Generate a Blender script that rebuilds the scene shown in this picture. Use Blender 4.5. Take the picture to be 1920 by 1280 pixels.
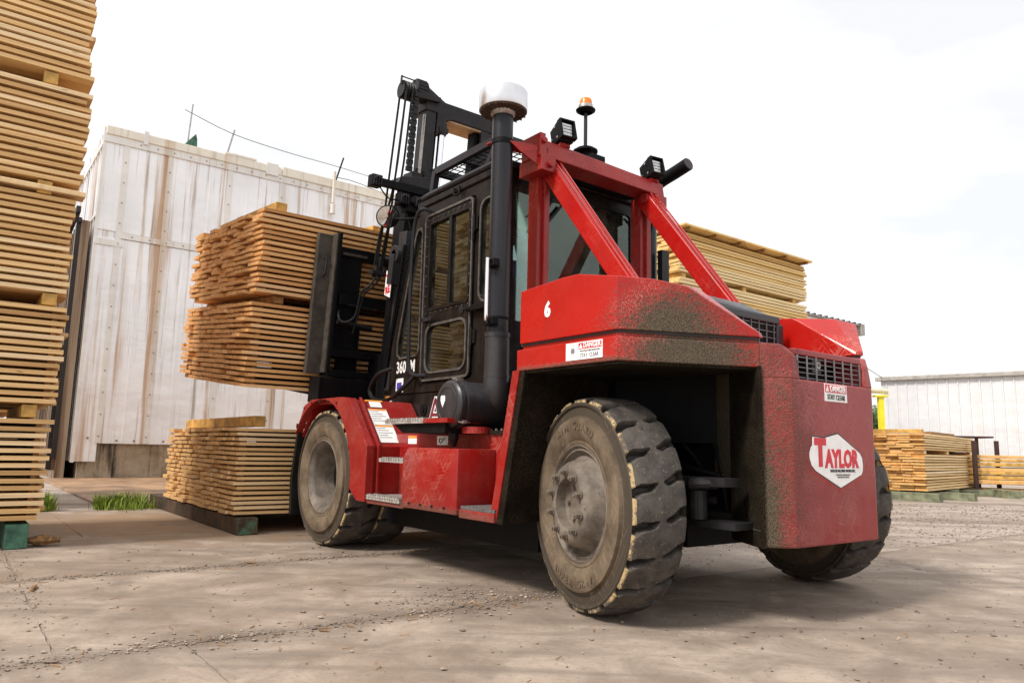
import bpy, bmesh, math, random
from mathutils import Vector, Matrix, noise as mnoise
from math import sin, cos, pi, radians

random.seed(7)
for o in list(bpy.data.objects):
    bpy.data.objects.remove(o)
scene = bpy.context.scene
COL = scene.collection

# ------------------------------------------------------------------ camera
YAW = 2.2176                      # direction the forklift points, seen from above
OX, OY = 0.4371, 4.6754           # ground point under the near rear wheel
CAMH = 0.9896
cd = bpy.data.cameras.new('camera')
cd.sensor_width = 36.0
cd.lens = 1387.0 / 1920 * 36.0
cd.clip_start = 0.05
cd.clip_end = 3000
cam = bpy.data.objects.new('camera', cd)
COL.objects.link(cam)
cam.matrix_world = Matrix.Translation((0, 0, CAMH)) @ Matrix.Rotation(pi / 2 + 0.1426, 4, 'X') @ Matrix.Rotation(0.0224, 4, 'Z')
scene.camera = cam

# ------------------------------------------------------------------ sky, sun, exposure
SUN_EL = radians(46)
SUN_DIR = Vector((-0.78, -0.63, 0)).normalized()      # horizontal direction towards the sun
w = bpy.data.worlds.new('World')
scene.world = w
w.use_nodes = True
nt = w.node_tree
nt.nodes.clear()
sky = nt.nodes.new('ShaderNodeTexSky')
sky.sky_type = 'NISHITA'
sky.sun_disc = False
sky.sun_elevation = SUN_EL
sky.sun_rotation = math.atan2(SUN_DIR.x, SUN_DIR.y)
tc = nt.nodes.new('ShaderNodeTexCoord')
mp = nt.nodes.new('ShaderNodeMapping')
mp.inputs['Scale'].default_value = (1.0, 1.0, 2.6)
cl = nt.nodes.new('ShaderNodeTexNoise')
cl.inputs['Scale'].default_value = 2.2
cl.inputs['Detail'].default_value = 5
cl.inputs['Roughness'].default_value = 0.55
rp = nt.nodes.new('ShaderNodeValToRGB')
rp.color_ramp.elements[0].position = 0.36
rp.color_ramp.elements[0].color = (5.75, 5.8, 5.9, 1)
rp.color_ramp.elements[1].position = 0.54
rp.color_ramp.elements[1].color = (7.2, 7.2, 7.2, 1)
mx = nt.nodes.new('ShaderNodeMix')
mx.data_type = 'RGBA'
mx.inputs[0].default_value = 0.94
bg = nt.nodes.new('ShaderNodeBackground')
bg.inputs['Strength'].default_value = 0.1
ow = nt.nodes.new('ShaderNodeOutputWorld')
L = nt.links.new
L(tc.outputs['Generated'], mp.inputs['Vector'])
L(mp.outputs['Vector'], cl.inputs['Vector'])
L(cl.outputs['Fac'], rp.inputs['Fac'])
L(sky.outputs['Color'], mx.inputs[6])
L(rp.outputs['Color'], mx.inputs[7])
L(mx.outputs[2], bg.inputs['Color'])
L(bg.outputs['Background'], ow.inputs['Surface'])

sd = bpy.data.lights.new('sun', 'SUN')
sd.energy = 2.2
sd.angle = radians(12)
sd.color = (1.0, 0.95, 0.88)
sun = bpy.data.objects.new('sun', sd)
COL.objects.link(sun)
sun.rotation_euler = (SUN_DIR * -cos(SUN_EL) + Vector((0, 0, -sin(SUN_EL)))).to_track_quat('-Z', 'Y').to_euler()

scene.view_settings.view_transform = 'Standard'
scene.view_settings.look = 'None'
scene.view_settings.exposure = 0.78
scene.view_settings.gamma = 1.0
scene.view_settings.use_curve_mapping = False

# ------------------------------------------------------------------ frame helpers
# (u, v, z): u forward along the forklift, v from its left side to its right side
FR = Matrix.Translation((OX, OY, 0)) @ Matrix.Rotation(YAW, 4, 'Z')


def w2uv(x, y):
    p = FR.inverted() @ Vector((x, y, 0))
    return p.x, -p.y


def tagp(o, label=None, cat=None, group=None, kind=None):
    if label: o['label'] = label
    if cat: o['category'] = cat
    if group: o['group'] = group
    if kind: o['kind'] = kind
    return o


def thing(name, label, cat, uvz=(0, 0, 0), group=None, rot=0.0, tilt=0.0):
    o = bpy.data.objects.new(name, None)
    o.empty_display_size = 0.2
    COL.objects.link(o)
    u, v, z = uvz
    o.matrix_world = FR @ Matrix.Translation((u, -v, z)) @ Matrix.Rotation(rot, 4, 'Z') @ Matrix.Rotation(-tilt, 4, 'Y')
    o['_b'] = (float(u), float(-v), float(z))
    return tagp(o, label, cat, group)


class MB:
    """collects geometry; coordinates are (u, v, z) unless local=True"""
    def __init__(self, local=False, tf=None):
        self.V = []; self.F = []; self.MI = []; self.local = local; self.tf = tf; self.mi = 0; self.smooth = False

    def add(self, vs, fs):
        n = len(self.V)
        self.V += [tuple(v) for v in vs]
        self.F += [tuple(n + i for i in f) for f in fs]
        self.MI += [self.mi] * len(fs)
        return self

    def box(self, a0, a1, b0, b1, c0, c1):
        v = [(a, b, c) for a in (a0, a1) for b in (b0, b1) for c in (c0, c1)]
        return self.add(v, [(0, 1, 3, 2), (4, 6, 7, 5), (0, 4, 5, 1), (2, 3, 7, 6), (0, 2, 6, 4), (1, 5, 7, 3)])

    def prism(self, poly, axis, a, b):
        n = len(poly)
        def P(t, q):
            if axis == 'u': return (t, q[0], q[1])
            if axis == 'v': return (q[0], t, q[1])
            return (q[0], q[1], t)
        vs = [P(a, q) for q in poly] + [P(b, q) for q in poly]
        fs = [tuple(range(n)), tuple(range(2 * n - 1, n - 1, -1))]
        fs += [(i, (i + 1) % n, n + (i + 1) % n, n + i) for i in range(n)]
        return self.add(vs, fs)

    def beam(self, p, q, wd, ht, up=(0, 0, 1)):
        p = Vector(p); q = Vector(q); d = (q - p).normalized()
        s = d.cross(Vector(up))
        if s.length < 1e-5: s = d.cross(Vector((1, 0, 0)))
        s.normalize(); t = s.cross(d)
        vs = []
        for c in (p, q):
            for a, b in ((-1, -1), (1, -1), (1, 1), (-1, 1)):
                vs.append(c + s * a * wd / 2 + t * b * ht / 2)
        return self.add(vs, [(0, 1, 2, 3), (7, 6, 5, 4), (0, 4, 5, 1), (1, 5, 6, 2), (2, 6, 7, 3), (3, 7, 4, 0)])

    def cyl(self, p, q, r0, r1=None, n=20, caps=True):
        r1 = r0 if r1 is None else r1
        p = Vector(p); q = Vector(q); d = (q - p).normalized()
        s = d.orthogonal().normalized(); t = s.cross(d)
        vs = []
        for c, r in ((p, r0), (q, r1)):
            for i in range(n):
                a = 2 * pi * i / n
                vs.append(c + (s * cos(a) + t * sin(a)) * r)
        fs = [(i, (i + 1) % n, n + (i + 1) % n, n + i) for i in range(n)]
        if caps: fs += [tuple(range(n)), tuple(range(2 * n - 1, n - 1, -1))]
        return self.add(vs, fs)

    def tube(self, pts, r, n=8, sub=4):
        pts = [Vector(p) for p in pts]
        if sub > 1 and len(pts) > 2:
            P = [pts[0] * 2 - pts[1]] + pts + [pts[-1] * 2 - pts[-2]]
            out = []
            for i in range(1, len(P) - 2):
                for k in range(sub):
                    t = k / sub
                    a, b, c, d = P[i - 1], P[i], P[i + 1], P[i + 2]
                    out.append(0.5 * ((2 * b) + (c - a) * t + (2 * a - 5 * b + 4 * c - d) * t * t + (3 * b - a - 3 * c + d) * t ** 3))
            pts = out + [pts[-1]]
        m = len(pts); vs = []
        d0 = (pts[1] - pts[0]).normalized(); s = d0.orthogonal().normalized()
        for i, p in enumerate(pts):
            d = (pts[min(i + 1, m - 1)] - pts[max(i - 1, 0)]).normalized()
            s = (s - d * s.dot(d)).normalized(); t = s.cross(d)
            for k in range(n):
                a = 2 * pi * k / n
                vs.append(p + (s * cos(a) + t * sin(a)) * r)
        fs = [(i * n + k, i * n + (k + 1) % n, (i + 1) * n + (k + 1) % n, (i + 1) * n + k) for i in range(m - 1) for k in range(n)]
        fs += [tuple(range(n)), tuple((m - 1) * n + k for k in range(n - 1, -1, -1))]
        return self.add(vs, fs)

    def lathe(self, prof, o, ax, n=32):
        """prof: list of (distance along ax, radius)"""
        o = Vector(o); ax = Vector(ax).normalized(); s = ax.orthogonal().normalized(); t = ax.cross(s)
        vs = []
        for h, r in prof:
            for k in range(n):
                a = 2 * pi * k / n
                vs.append(o + ax * h + (s * cos(a) + t * sin(a)) * max(r, 1e-4))
        m = len(prof)
        fs = [(i * n + k, i * n + (k + 1) % n, (i + 1) * n + (k + 1) % n, (i + 1) * n + k) for i in range(m - 1) for k in range(n)]
        return self.add(vs, fs)

    def plate(self, outer, holes, plane, c, th):
        """flat sheet with holes. plane 'v': pts (u,z) at v=c; 'u': pts (v,z); 'z': pts (u,v). th = thickness"""
        bm = bmesh.new()
        es = []
        for lp in [outer] + holes:
            vs = [bm.verts.new((p[0], p[1], 0)) for p in lp]
            es += [bm.edges.new((vs[i], vs[(i + 1) % len(vs)])) for i in range(len(vs))]
        bmesh.ops.triangle_fill(bm, edges=es, use_beauty=True, use_dissolve=False)
        bm.verts.index_update()
        r = bmesh.ops.extrude_face_region(bm, geom=bm.faces[:])
        for g in r['geom']:
            if isinstance(g, bmesh.types.BMVert): g.co.z = 1.0
        bm.verts.index_update()
        vs = []
        for vv in bm.verts:
            x, y, k = vv.co; t = c + k * th
            vs.append({'v': (x, t, y), 'u': (t, x, y), 'z': (x, y, t)}[plane])
        fs = [tuple(q.index for q in f.verts) for f in bm.faces]
        bm.free()
        return self.add(vs, fs)

    def hull(self, pts):
        bm = bmesh.new()
        for p in pts: bm.verts.new(p)
        bmesh.ops.convex_hull(bm, input=bm.verts[:])
        bmesh.ops.dissolve_limit(bm, angle_limit=0.02, verts=bm.verts[:], edges=bm.edges[:])
        bm.verts.index_update()
        vs = [v.co.copy() for v in bm.verts]; fs = [tuple(q.index for q in f.verts) for f in bm.faces]
        bm.free()
        return self.add(vs, fs)

    def build(self, name, mat, parent=None, label=None, bevel=0.0, smooth=False, kind=None, seg=2):
        me = bpy.data.meshes.new(name)
        b = Vector(tuple(root_base(parent))) if (parent is not None and not self.local) else Vector((0, 0, 0))
        vs = []
        for p in self.V:
            if self.tf: p = self.tf(p)
            vs.append(tuple(p) if self.local else (p[0] - b.x, -p[1] - b.y, p[2] - b.z))
        me.from_pydata(vs, [], self.F)
        mats = mat if isinstance(mat, (list, tuple)) else [mat]
        for m in mats: me.materials.append(m)
        for i, pl in enumerate(me.polygons): pl.material_index = self.MI[i]
        bm = bmesh.new(); bm.from_mesh(me)
        bmesh.ops.remove_doubles(bm, verts=bm.verts[:], dist=1e-5)
        bmesh.ops.recalc_face_normals(bm, faces=bm.faces[:])
        if bevel > 0:
            es = [e for e in bm.edges if len(e.link_faces) == 2 and e.calc_face_angle(0) > 0.4]
            bmesh.ops.bevel(bm, geom=es, offset=bevel, segments=seg, profile=0.5, affect='EDGES', clamp_overlap=True)
        bm.to_mesh(me); bm.free()
        if smooth:
            for pl in me.polygons: pl.use_smooth = True
            try: me.set_sharp_from_angle(angle=radians(38))
            except Exception: pass
        o = bpy.data.objects.new(name, me)
        COL.objects.link(o)
        if parent is not None: o.parent = parent
        elif not self.local: o.matrix_world = FR
        return tagp(o, label, None, None, kind)


def root_base(p):
    while p.parent is not None: p = p.parent
    return p['_b']


def inst(src, parent, loc=(0, 0, 0), rot=(0, 0, 0), scale=(1, 1, 1), name=None):
    o = src.copy()
    if name: o.name = name
    COL.objects.link(o)
    o.parent = parent
    o.location = loc; o.rotation_euler = rot; o.scale = scale
    return o


def rrect(x0, x1, y0, y1, r, n=4):
    out = []
    for cx, cy, a0 in ((x1 - r, y1 - r, 0), (x0 + r, y1 - r, 90), (x0 + r, y0 + r, 180), (x1 - r, y0 + r, 270)):
        for k in range(n + 1):
            a = radians(a0 + 90 * k / n)
            out.append((cx + r * cos(a), cy + r * sin(a)))
    return out


def ring(loop, grow):
    """offset a loop away from its centre along averaged edge normals"""
    n = len(loop); ar = sum(loop[i][0] * loop[(i + 1) % n][1] - loop[(i + 1) % n][0] * loop[i][1] for i in range(n))
    s = 1 if ar > 0 else -1; out = []
    for i in range(n):
        a = Vector(loop[i - 1]); b = Vector(loop[i]); c = Vector(loop[(i + 1) % n])
        n1 = Vector(((b - a).y, -(b - a).x)); n2 = Vector(((c - b).y, -(c - b).x))
        if n1.length: n1.normalize()
        if n2.length: n2.normalize()
        m = n1 + n2
        if m.length < 1e-6: m = n1
        m = m / max(m.length_squared, 1e-6) * 2 * 1.0 / 1.0
        m = (n1 + n2).normalized() / max(0.5, (n1 + n2).normalized().dot(n1)) if (n1 + n2).length > 1e-6 else n1
        out.append((b.x + m.x * grow * s, b.y + m.y * grow * s))
    return out


# ------------------------------------------------------------------ materials
class NT:
    def __init__(self, name):
        self.m = bpy.data.materials.new(name); self.m.use_nodes = True
        self.t = self.m.node_tree; self.t.nodes.clear()
        self.out = self.t.nodes.new('ShaderNodeOutputMaterial')
        self.b = self.t.nodes.new('ShaderNodeBsdfPrincipled')
        self.t.links.new(self.b.outputs[0], self.out.inputs[0])
        self.tcn = self.t.nodes.new('ShaderNodeTexCoord')

    def n(self, t, **k):
        x = self.t.nodes.new(t)
        for a, b in k.items(): setattr(x, a, b)
        return x

    def l(self, a, b): self.t.links.new(a, b)

    def setv(self, sock, v):
        if isinstance(v, bpy.types.NodeSocket): self.l(v, sock)
        elif isinstance(v, (tuple, list)): sock.default_value = (*v, 1) if len(v) == 3 and sock.type == 'RGBA' else v
        else: sock.default_value = v

    def math(self, op, a, b=0.0, c=0.0, clamp=False):
        x = self.n('ShaderNodeMath', operation=op, use_clamp=clamp)
        for i, q in enumerate((a, b, c)): self.setv(x.inputs[i], q)
        return x.outputs[0]

    def mix(self, f, a, b, mode='MIX'):
        x = self.n('ShaderNodeMix', data_type='RGBA', blend_type=mode)
        self.setv(x.inputs[0], f); self.setv(x.inputs[6], a); self.setv(x.inputs[7], b)
        return x.outputs[2]

    def obj(self): return self.tcn.outputs['Object']

    def world(self): return self.n('ShaderNodeNewGeometry').outputs['Position']

    def mapping(self, vec, scale=(1, 1, 1), rot=(0, 0, 0), loc=(0, 0, 0)):
        x = self.n('ShaderNodeMapping')
        x.inputs['Scale'].default_value = scale; x.inputs['Rotation'].default_value = rot; x.inputs['Location'].default_value = loc
        self.l(vec, x.inputs['Vector']); return x.outputs[0]

    def noise(self, vec, scale=1.0, detail=4.0, rough=0.55, dist=0.0):
        x = self.n('ShaderNodeTexNoise')
        x.inputs['Scale'].default_value = scale; x.inputs['Detail'].default_value = detail
        x.inputs['Roughness'].default_value = rough; x.inputs['Distortion'].default_value = dist
        self.l(vec, x.inputs['Vector']); return x.outputs['Fac']

    def step(self, v, a, b):
        x = self.n('ShaderNodeMapRange'); x.clamp = True
        x.interpolation_type = 'SMOOTHSTEP' if a < b else 'LINEAR'
        self.setv(x.inputs[0], v)
        if a < b:
            x.inputs[1].default_value = a; x.inputs[2].default_value = b
        else:
            x.inputs[1].default_value = b; x.inputs[2].default_value = a
            x.inputs[3].default_value = 1; x.inputs[4].default_value = 0
        return x.outputs[0]

    def sep(self, vec):
        x = self.n('ShaderNodeSeparateXYZ'); self.l(vec, x.inputs[0]); return x.outputs

    def bump(self, h, dist=0.01, strength=1.0):
        x = self.n('ShaderNodeBump'); x.inputs['Distance'].default_value = dist; x.inputs['Strength'].default_value = strength
        self.l(h, x.inputs['Height']); self.l(x.outputs[0], self.b.inputs['Normal'])

    def fin(self, color=None, rough=None, metal=None, coat=None, spec=None):
        for k, v in (('Base Color', color), ('Roughness', rough), ('Metallic', metal), ('Coat Weight', coat), ('Specular IOR Level', spec)):
            if v is not None: self.setv(self.b.inputs[k], v)
        return self.m


def simple(name, col, rough=0.5, metal=0.0, var=0.15, sc=6.0, spec=None):
    g = NT(name)
    f = g.noise(g.obj(), sc, 5, 0.6)
    c = g.mix(g.step(f, 0.3, 0.7), tuple(x * (1 - var) for x in col), tuple(min(1, x * (1 + var)) for x in col))
    r = g.math('ADD', rough - 0.08, g.math('MULTIPLY', f, 0.16))
    return g.fin(c, r, metal, None, spec)


def scratches(g, vec, seed, dens=0.66, n=3, sc=5.0, axis='Y'):
    """thin light marks lying in the panels that face along the given axis"""
    acc = None
    for i in range(n):
        a = (0.55, -0.8, 1.25)[i % 3] + seed * 0.2
        rot = (0, a, 0) if axis == 'Y' else (a, 0, 0)
        m = g.mapping(g.mapping(vec, (1, 1, 1), rot), (sc * 24, sc * 24, sc * 0.7), (0, 0, 0), (seed * 3, i * 2.0, i * 5.0))
        s = g.step(g.noise(m, 1.0, 0.0, 0.5), dens, dens + 0.05)
        acc = s if acc is None else g.math('MAXIMUM', acc, s)
    patch = g.step(g.noise(vec, 2.5, 3, 0.6), 0.42, 0.62)
    return g.math('MULTIPLY', acc, patch)


def red_paint(name, dust=0.25, mud=None, scr=0.4, base=(0.55, 0.010, 0.005), mask=False, axis='Y'):
    g = NT(name)
    o = g.obj()
    big = g.noise(o, 1.7, 5, 0.6)
    fine = g.noise(o, 38, 4, 0.7)
    streak = g.noise(g.mapping(o, (26, 26, 1.3)), 1.0, 3, 0.6)
    c = g.mix(g.step(big, 0.3, 0.75), base, (base[0] * 0.8, base[1] * 1.1, base[2] * 1.4))
    dustc = (0.40, 0.17, 0.14)
    df = g.math('MULTIPLY', g.step(g.math('ADD', g.math('MULTIPLY', streak, 0.14), g.math('MULTIPLY', g.noise(o, 4.5, 6, 0.7), 0.86)), 0.30, 0.75), dust)
    df = g.math('ADD', df, g.math('MULTIPLY', g.step(fine, 0.45, 0.8), dust * 0.10), 0, True)
    c = g.mix(df, c, dustc)
    s = g.math('MULTIPLY', scratches(g, o, 0.7, 0.66, 3, 7.0, axis), scr)
    if mask: s = g.math('MULTIPLY', s, g.step(g.sep(o)[0], -0.42, -0.56))
    c = g.mix(s, c, (0.75, 0.38, 0.30))
    chip = g.step(g.noise(o, 17, 5, 0.65), 0.685, 0.70)
    c = g.mix(g.math('MULTIPLY', chip, 0.35), c, (0.06, 0.035, 0.03))
    run = g.math('MULTIPLY', g.step(g.noise(g.mapping(o, (11, 11, 0.9), (0, 0, 0), (5, 3, 1)), 1.0, 3, 0.5), 0.60, 0.75), 0.30)
    c = g.mix(run, c, (0.11, 0.03, 0.022))
    rough = g.math('ADD', 0.26, g.math('MULTIPLY', df, 0.9), 0, True)
    if mud:
        tot = None
        x, y, z = g.sep(o)[:3]
        for (cu, cv, cz, ru, rv, rz, amt) in mud:
            dx = g.math('DIVIDE', g.math('SUBTRACT', x, cu), ru); dy = g.math('DIVIDE', g.math('SUBTRACT', y, -cv), rv); dz = g.math('DIVIDE', g.math('SUBTRACT', z, cz), rz)
            d = g.math('SQRT', g.math('ADD', g.math('ADD', g.math('MULTIPLY', dx, dx), g.math('MULTIPLY', dy, dy)), g.math('MULTIPLY', dz, dz)))
            d = g.math('ADD', d, g.math('MULTIPLY', g.math('SUBTRACT', g.noise(o, 5, 6, 0.75), 0.5), 0.9))
            d = g.math('ADD', d, g.math('MULTIPLY', g.math('SUBTRACT', g.noise(o, 60, 3, 0.75), 0.5), 1.7))
            f = g.math('MULTIPLY', g.step(d, 1.15, 0.55), amt)
            tot = f if tot is None else g.math('MAXIMUM', tot, f)
        mc = g.mix(g.step(g.noise(o, 130, 4, 0.8), 0.36, 0.66), (0.030, 0.022, 0.014), (0.165, 0.125, 0.082))
        c = g.mix(tot, c, mc)
        rough = g.math('ADD', rough, g.math('MULTIPLY', tot, 0.6), 0, True)
        g.bump(g.math('MULTIPLY', g.math('ADD', g.noise(o, 90, 4, 0.7), 0.0), tot), 0.012, 0.8)
    return g.fin(c, rough, None, 0.10, 0.32)


M = {}
# mud blobs in forklift coordinates (u, v, z, three radii, amount)
MUD_COVER = [(-0.66, 0.12, 1.66, 0.34, 0.42, 0.27, 1.0)]
MUD_LIP = [(-0.70, 0.22, 1.55, 0.30, 0.50, 0.20, 1.0), (-0.9, 0.66, 1.3, 0.2, 0.09, 0.7, 0.5), (-0.5, -0.18, 1.49, 1.2, 0.3, 0.035, 0.75)]
MUD_CW = [(-0.88, 0.62, 0.62, 0.11, 0.16, 0.62, 1.0), (-0.88, 0.60, 1.1, 0.06, 0.08, 0.75, 0.9), (-0.62, 0.78, 0.9, 0.42, 0.3, 1.1, 0.92)]
M['red_cover'] = red_paint('red_paint_cover', 0.04, MUD_COVER, 0.45, (0.45, 0.008, 0.004), mask=True)
M['red_lip'] = red_paint('red_paint_fender', 0.08, MUD_LIP, 0.45, (0.43, 0.008, 0.004), mask=True)
M['red_cw'] = red_paint('red_paint_counterweight', 0.30, MUD_CW, 0.14, (0.27, 0.005, 0.008), axis='X')
M['red'] = red_paint('red_paint', 0.12, None, 0.12, (0.30, 0.005, 0.004))
M['red_body'] = red_paint('red_paint_body', 0.16, [(1.5, -0.22, 0.50, 1.3, 0.6, 0.05, 0.6)], 0.28, (0.30, 0.005, 0.004))
M['red_clean'] = red_paint('red_paint_upper', 0.04, None, 0.08, (0.42, 0.006, 0.004))
M['mud'] = None


def g_mud():
    g = NT('mud_caked_steel'); o = g.obj()
    f = g.noise(o, 80, 5, 0.75); h = g.noise(o, 4, 5, 0.6)
    c = g.mix(g.step(f, 0.35, 0.65), (0.010, 0.007, 0.004), (0.055, 0.042, 0.027))
    c = g.mix(g.step(h, 0.4, 0.7), c, (0.014, 0.010, 0.006))
    g.bump(g.noise(o, 110, 5, 0.8), 0.02, 1.0)
    return g.fin(c, 0.95, None, None, 0.08)


M['mud'] = g_mud()


def g_black(name, col, dust, rough=0.35, spec=0.18):
    g = NT(name); o = g.obj()
    st = g.noise(g.mapping(o, (9, 9, 1.0)), 1.0, 5, 0.65)
    fi = g.noise(o, 30, 5, 0.7)
    df = g.math('MULTIPLY', g.step(g.math('ADD', g.math('MULTIPLY', st, 0.65), g.math('MULTIPLY', fi, 0.35)), 0.38, 0.72), dust)
    c = g.mix(df, col, (0.13, 0.10, 0.08))
    return g.fin(c, g.math('ADD', rough, g.math('MULTIPLY', df, 0.7), 0, True), None, None, spec)


M['black'] = g_black('black_paint', (0.012, 0.012, 0.014), 0.20)
M['black_door'] = g_black('black_paint_dusty', (0.006, 0.005, 0.005), 0.17, 0.32)
M['black_frame'] = g_black('black_frame_steel', (0.004, 0.004, 0.005), 0.04, 0.55, 0.12)
M['black_pipe'] = g_black('black_pipe_paint', (0.012, 0.012, 0.016), 0.10, 0.30, 0.3)
M['seal'] = simple('worn_grey_seal', (0.075, 0.066, 0.060), 0.5, 0, 0.4, 20)
M['rubber_hose'] = simple('hose_rubber', (0.008, 0.008, 0.008), 0.45, 0, 0.1, 6, 0.25)
M['plastic'] = g_black('black_plastic', (0.024, 0.024, 0.028), 0.18, 0.34, 0.42)
M['hood'] = g_black('grey_black_hood_plastic', (0.055, 0.058, 0.068), 0.35, 0.35)
M['steel'] = simple('worn_grey_steel', (0.40, 0.37, 0.35), 0.38, 0.7, 0.3, 20)
M['grating'] = simple('galvanised_tread', (0.50, 0.47, 0.44), 0.45, 0.5, 0.35, 30)
M['chrome'] = simple('chrome_rod', (0.85, 0.85, 0.87), 0.12, 1.0, 0.03)
M['alu'] = simple('brushed_aluminium', (0.72, 0.72, 0.74), 0.30, 0.85, 0.04, 3)
M['gunmetal'] = simple('mast_steel', (0.020, 0.018, 0.020), 0.5, 0.0, 0.3, 8, 0.25)
M['carriage_grey'] = simple('weathered_backrest_steel', (0.060, 0.050, 0.041), 0.6, 0.0, 0.35, 9, 0.3)
M['tan_steel'] = simple('rusty_tan_underside', (0.42, 0.27, 0.16), 0.7, 0, 0.2, 8)
M['wire'] = simple('grille_wire', (0.20, 0.19, 0.20), 0.5, 0.4)
M['cap_under'] = simple('dark_brown_underside', (0.07, 0.045, 0.03), 0.7, 0, 0.4, 10)  # underside of the rain cap, a darker brown than the cap itself
M['decal_white'] = simple('white_decal', (0.88, 0.86, 0.85), 0.4, 0, 0.06, 14)
M['decal_orange'] = simple('orange_decal', (0.85, 0.33, 0.04), 0.4, 0, 0.08)
M['decal_red'] = simple('red_lettering', (0.62, 0.012, 0.03), 0.4, 0, 0.08)
M['decal_black'] = simple('black_lettering', (0.03, 0.03, 0.035), 0.5, 0, 0.1)
M['decal_grey'] = simple('faded_lettering', (0.22, 0.21, 0.22), 0.5, 0, 0.1)
M['decal_blue'] = simple('blue_print', (0.06, 0.05, 0.35), 0.5, 0, 0.1)
M['white_letter'] = simple('white_lettering', (0.80, 0.79, 0.77), 0.45, 0, 0.05)
M['amber'] = simple('amber_lens', (0.75, 0.19, 0.004), 0.2, 0, 0.05)
M['lens'] = simple('lamp_lens', (0.82, 0.84, 0.86), 0.15, 0.1, 0.05)
M['seat'] = simple('seat_vinyl', (0.02, 0.02, 0.02), 0.5)


def g_glass(name, tint, refl):
    g = NT(name)
    t = g.n('ShaderNodeBsdfTransparent'); t.inputs[0].default_value = (*tint, 1)
    gl = g.n('ShaderNodeBsdfGlossy'); gl.inputs['Color'].default_value = (0.82, 0.95, 0.84, 1)
    gl.inputs['Roughness'].default_value = 0.02
    fr = g.n('ShaderNodeFresnel'); fr.inputs[0].default_value = 1.52
    f = g.math('ADD', g.math('MULTIPLY', fr.outputs[0], 1.0), refl, 0, True)
    ms = g.n('ShaderNodeMixShader'); g.l(f, ms.inputs[0]); g.l(t.outputs[0], ms.inputs[1]); g.l(gl.outputs[0], ms.inputs[2])
    # film of dust on the pane
    d = g.n('ShaderNodeBsdfDiffuse'); d.inputs[0].default_value = (0.30, 0.28, 0.24, 1)
    m2 = g.n('ShaderNodeMixShader'); g.l(g.math('MULTIPLY', g.step(g.noise(g.obj(), 6, 5, 0.7), 0.3, 0.8), 0.10), m2.inputs[0])
    g.l(ms.outputs[0], m2.inputs[1]); g.l(d.outputs[0], m2.inputs[2]); g.l(m2.outputs[0], g.out.inputs[0])
    return g.m


M['glass'] = g_glass('cab_glass', (0.16, 0.21, 0.16), 0.10)
M['glass_rear'] = g_glass('rear_window_glass', (0.75, 0.85, 0.86), 0.05)
M['mirror'] = simple('mirror_glass', (0.8, 0.82, 0.84), 0.03, 1.0, 0.02)


def g_rubber():
    g = NT('tyre_tread_rubber'); o = g.obj()
    f = g.noise(o, 9, 6, 0.7); h = g.noise(o, 60, 4, 0.7)
    c = g.mix(g.step(f, 0.3, 0.75), (0.036, 0.031, 0.027), (0.098, 0.083, 0.071))
    x, y, z = g.sep(o)[:3]
    rad = g.math('SQRT', g.math('ADD', g.math('MULTIPLY', x, x), g.math('MULTIPLY', z, z)))
    # pale specks, then a darker tone at smaller radius, inside the slots
    c = g.mix(g.step(h, 0.60, 0.72), c, (0.26, 0.22, 0.18))
    c = g.mix(g.step(rad, 0.645, 0.625), c, (0.035, 0.03, 0.026))
    g.bump(h, 0.004, 0.6)
    return g.fin(c, 0.62, None, None, 0.3)


def g_sidewall():
    g = NT('tyre_sidewall_rubber'); o = g.obj()
    f = g.noise(o, 5, 6, 0.7); h = g.noise(o, 45, 4, 0.7)
    x, y, z = g.sep(o)[:3]
    rad = g.math('SQRT', g.math('ADD', g.math('MULTIPLY', x, x), g.math('MULTIPLY', z, z)))
    c = g.mix(g.step(f, 0.3, 0.7), (0.080, 0.057, 0.036), (0.185, 0.137, 0.093))
    c = g.mix(g.step(rad, 0.525, 0.545), c, (0.060, 0.046, 0.033))
    sp = scratches(g, o, 0.2, 0.68, 2, 4.0)
    c = g.mix(g.math('MULTIPLY', sp, 0.25), c, (0.34, 0.27, 0.20))
    c = g.mix(g.step(h, 0.62, 0.75), c, (0.08, 0.06, 0.045))
    g.bump(f, 0.006, 0.5)
    return g.fin(c, 0.75, None, None, 0.25)


def g_chip():
    g = NT('chipped_yellow_tyre_edge'); o = g.obj()
    f = g.noise(o, 16, 5, 0.75)
    c = g.mix(g.step(g.math('ADD', g.math('MULTIPLY', g.noise(o, 4, 6, 0.8), 0.6), g.math('MULTIPLY', g.noise(o, 34, 4, 0.8), 0.4)), 0.475, 0.53), (0.11, 0.088, 0.065), (0.46, 0.33, 0.165))
    c = g.mix(g.step(g.noise(o, 70, 3, 0.7), 0.6, 0.7), c, (0.10, 0.08, 0.05))
    g.bump(f, 0.006, 0.8)
    return g.fin(c, 0.8)


def g_rim():
    g = NT('dusty_grey_rim'); o = g.obj()
    f = g.noise(o, 7, 6, 0.7)
    c = g.mix(g.step(f, 0.3, 0.7), (0.095, 0.075, 0.058), (0.225, 0.185, 0.148))
    c = g.mix(g.step(g.noise(o, 22, 5, 0.8), 0.58, 0.72), c, (0.06, 0.046, 0.036))
    g.bump(g.noise(o, 40, 4, 0.7), 0.004, 0.6)
    return g.fin(c, 0.7, 0.1)


M['tread'] = g_rubber(); M['sidewall'] = g_sidewall(); M['chip'] = g_chip(); M['rim'] = g_rim()


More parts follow.
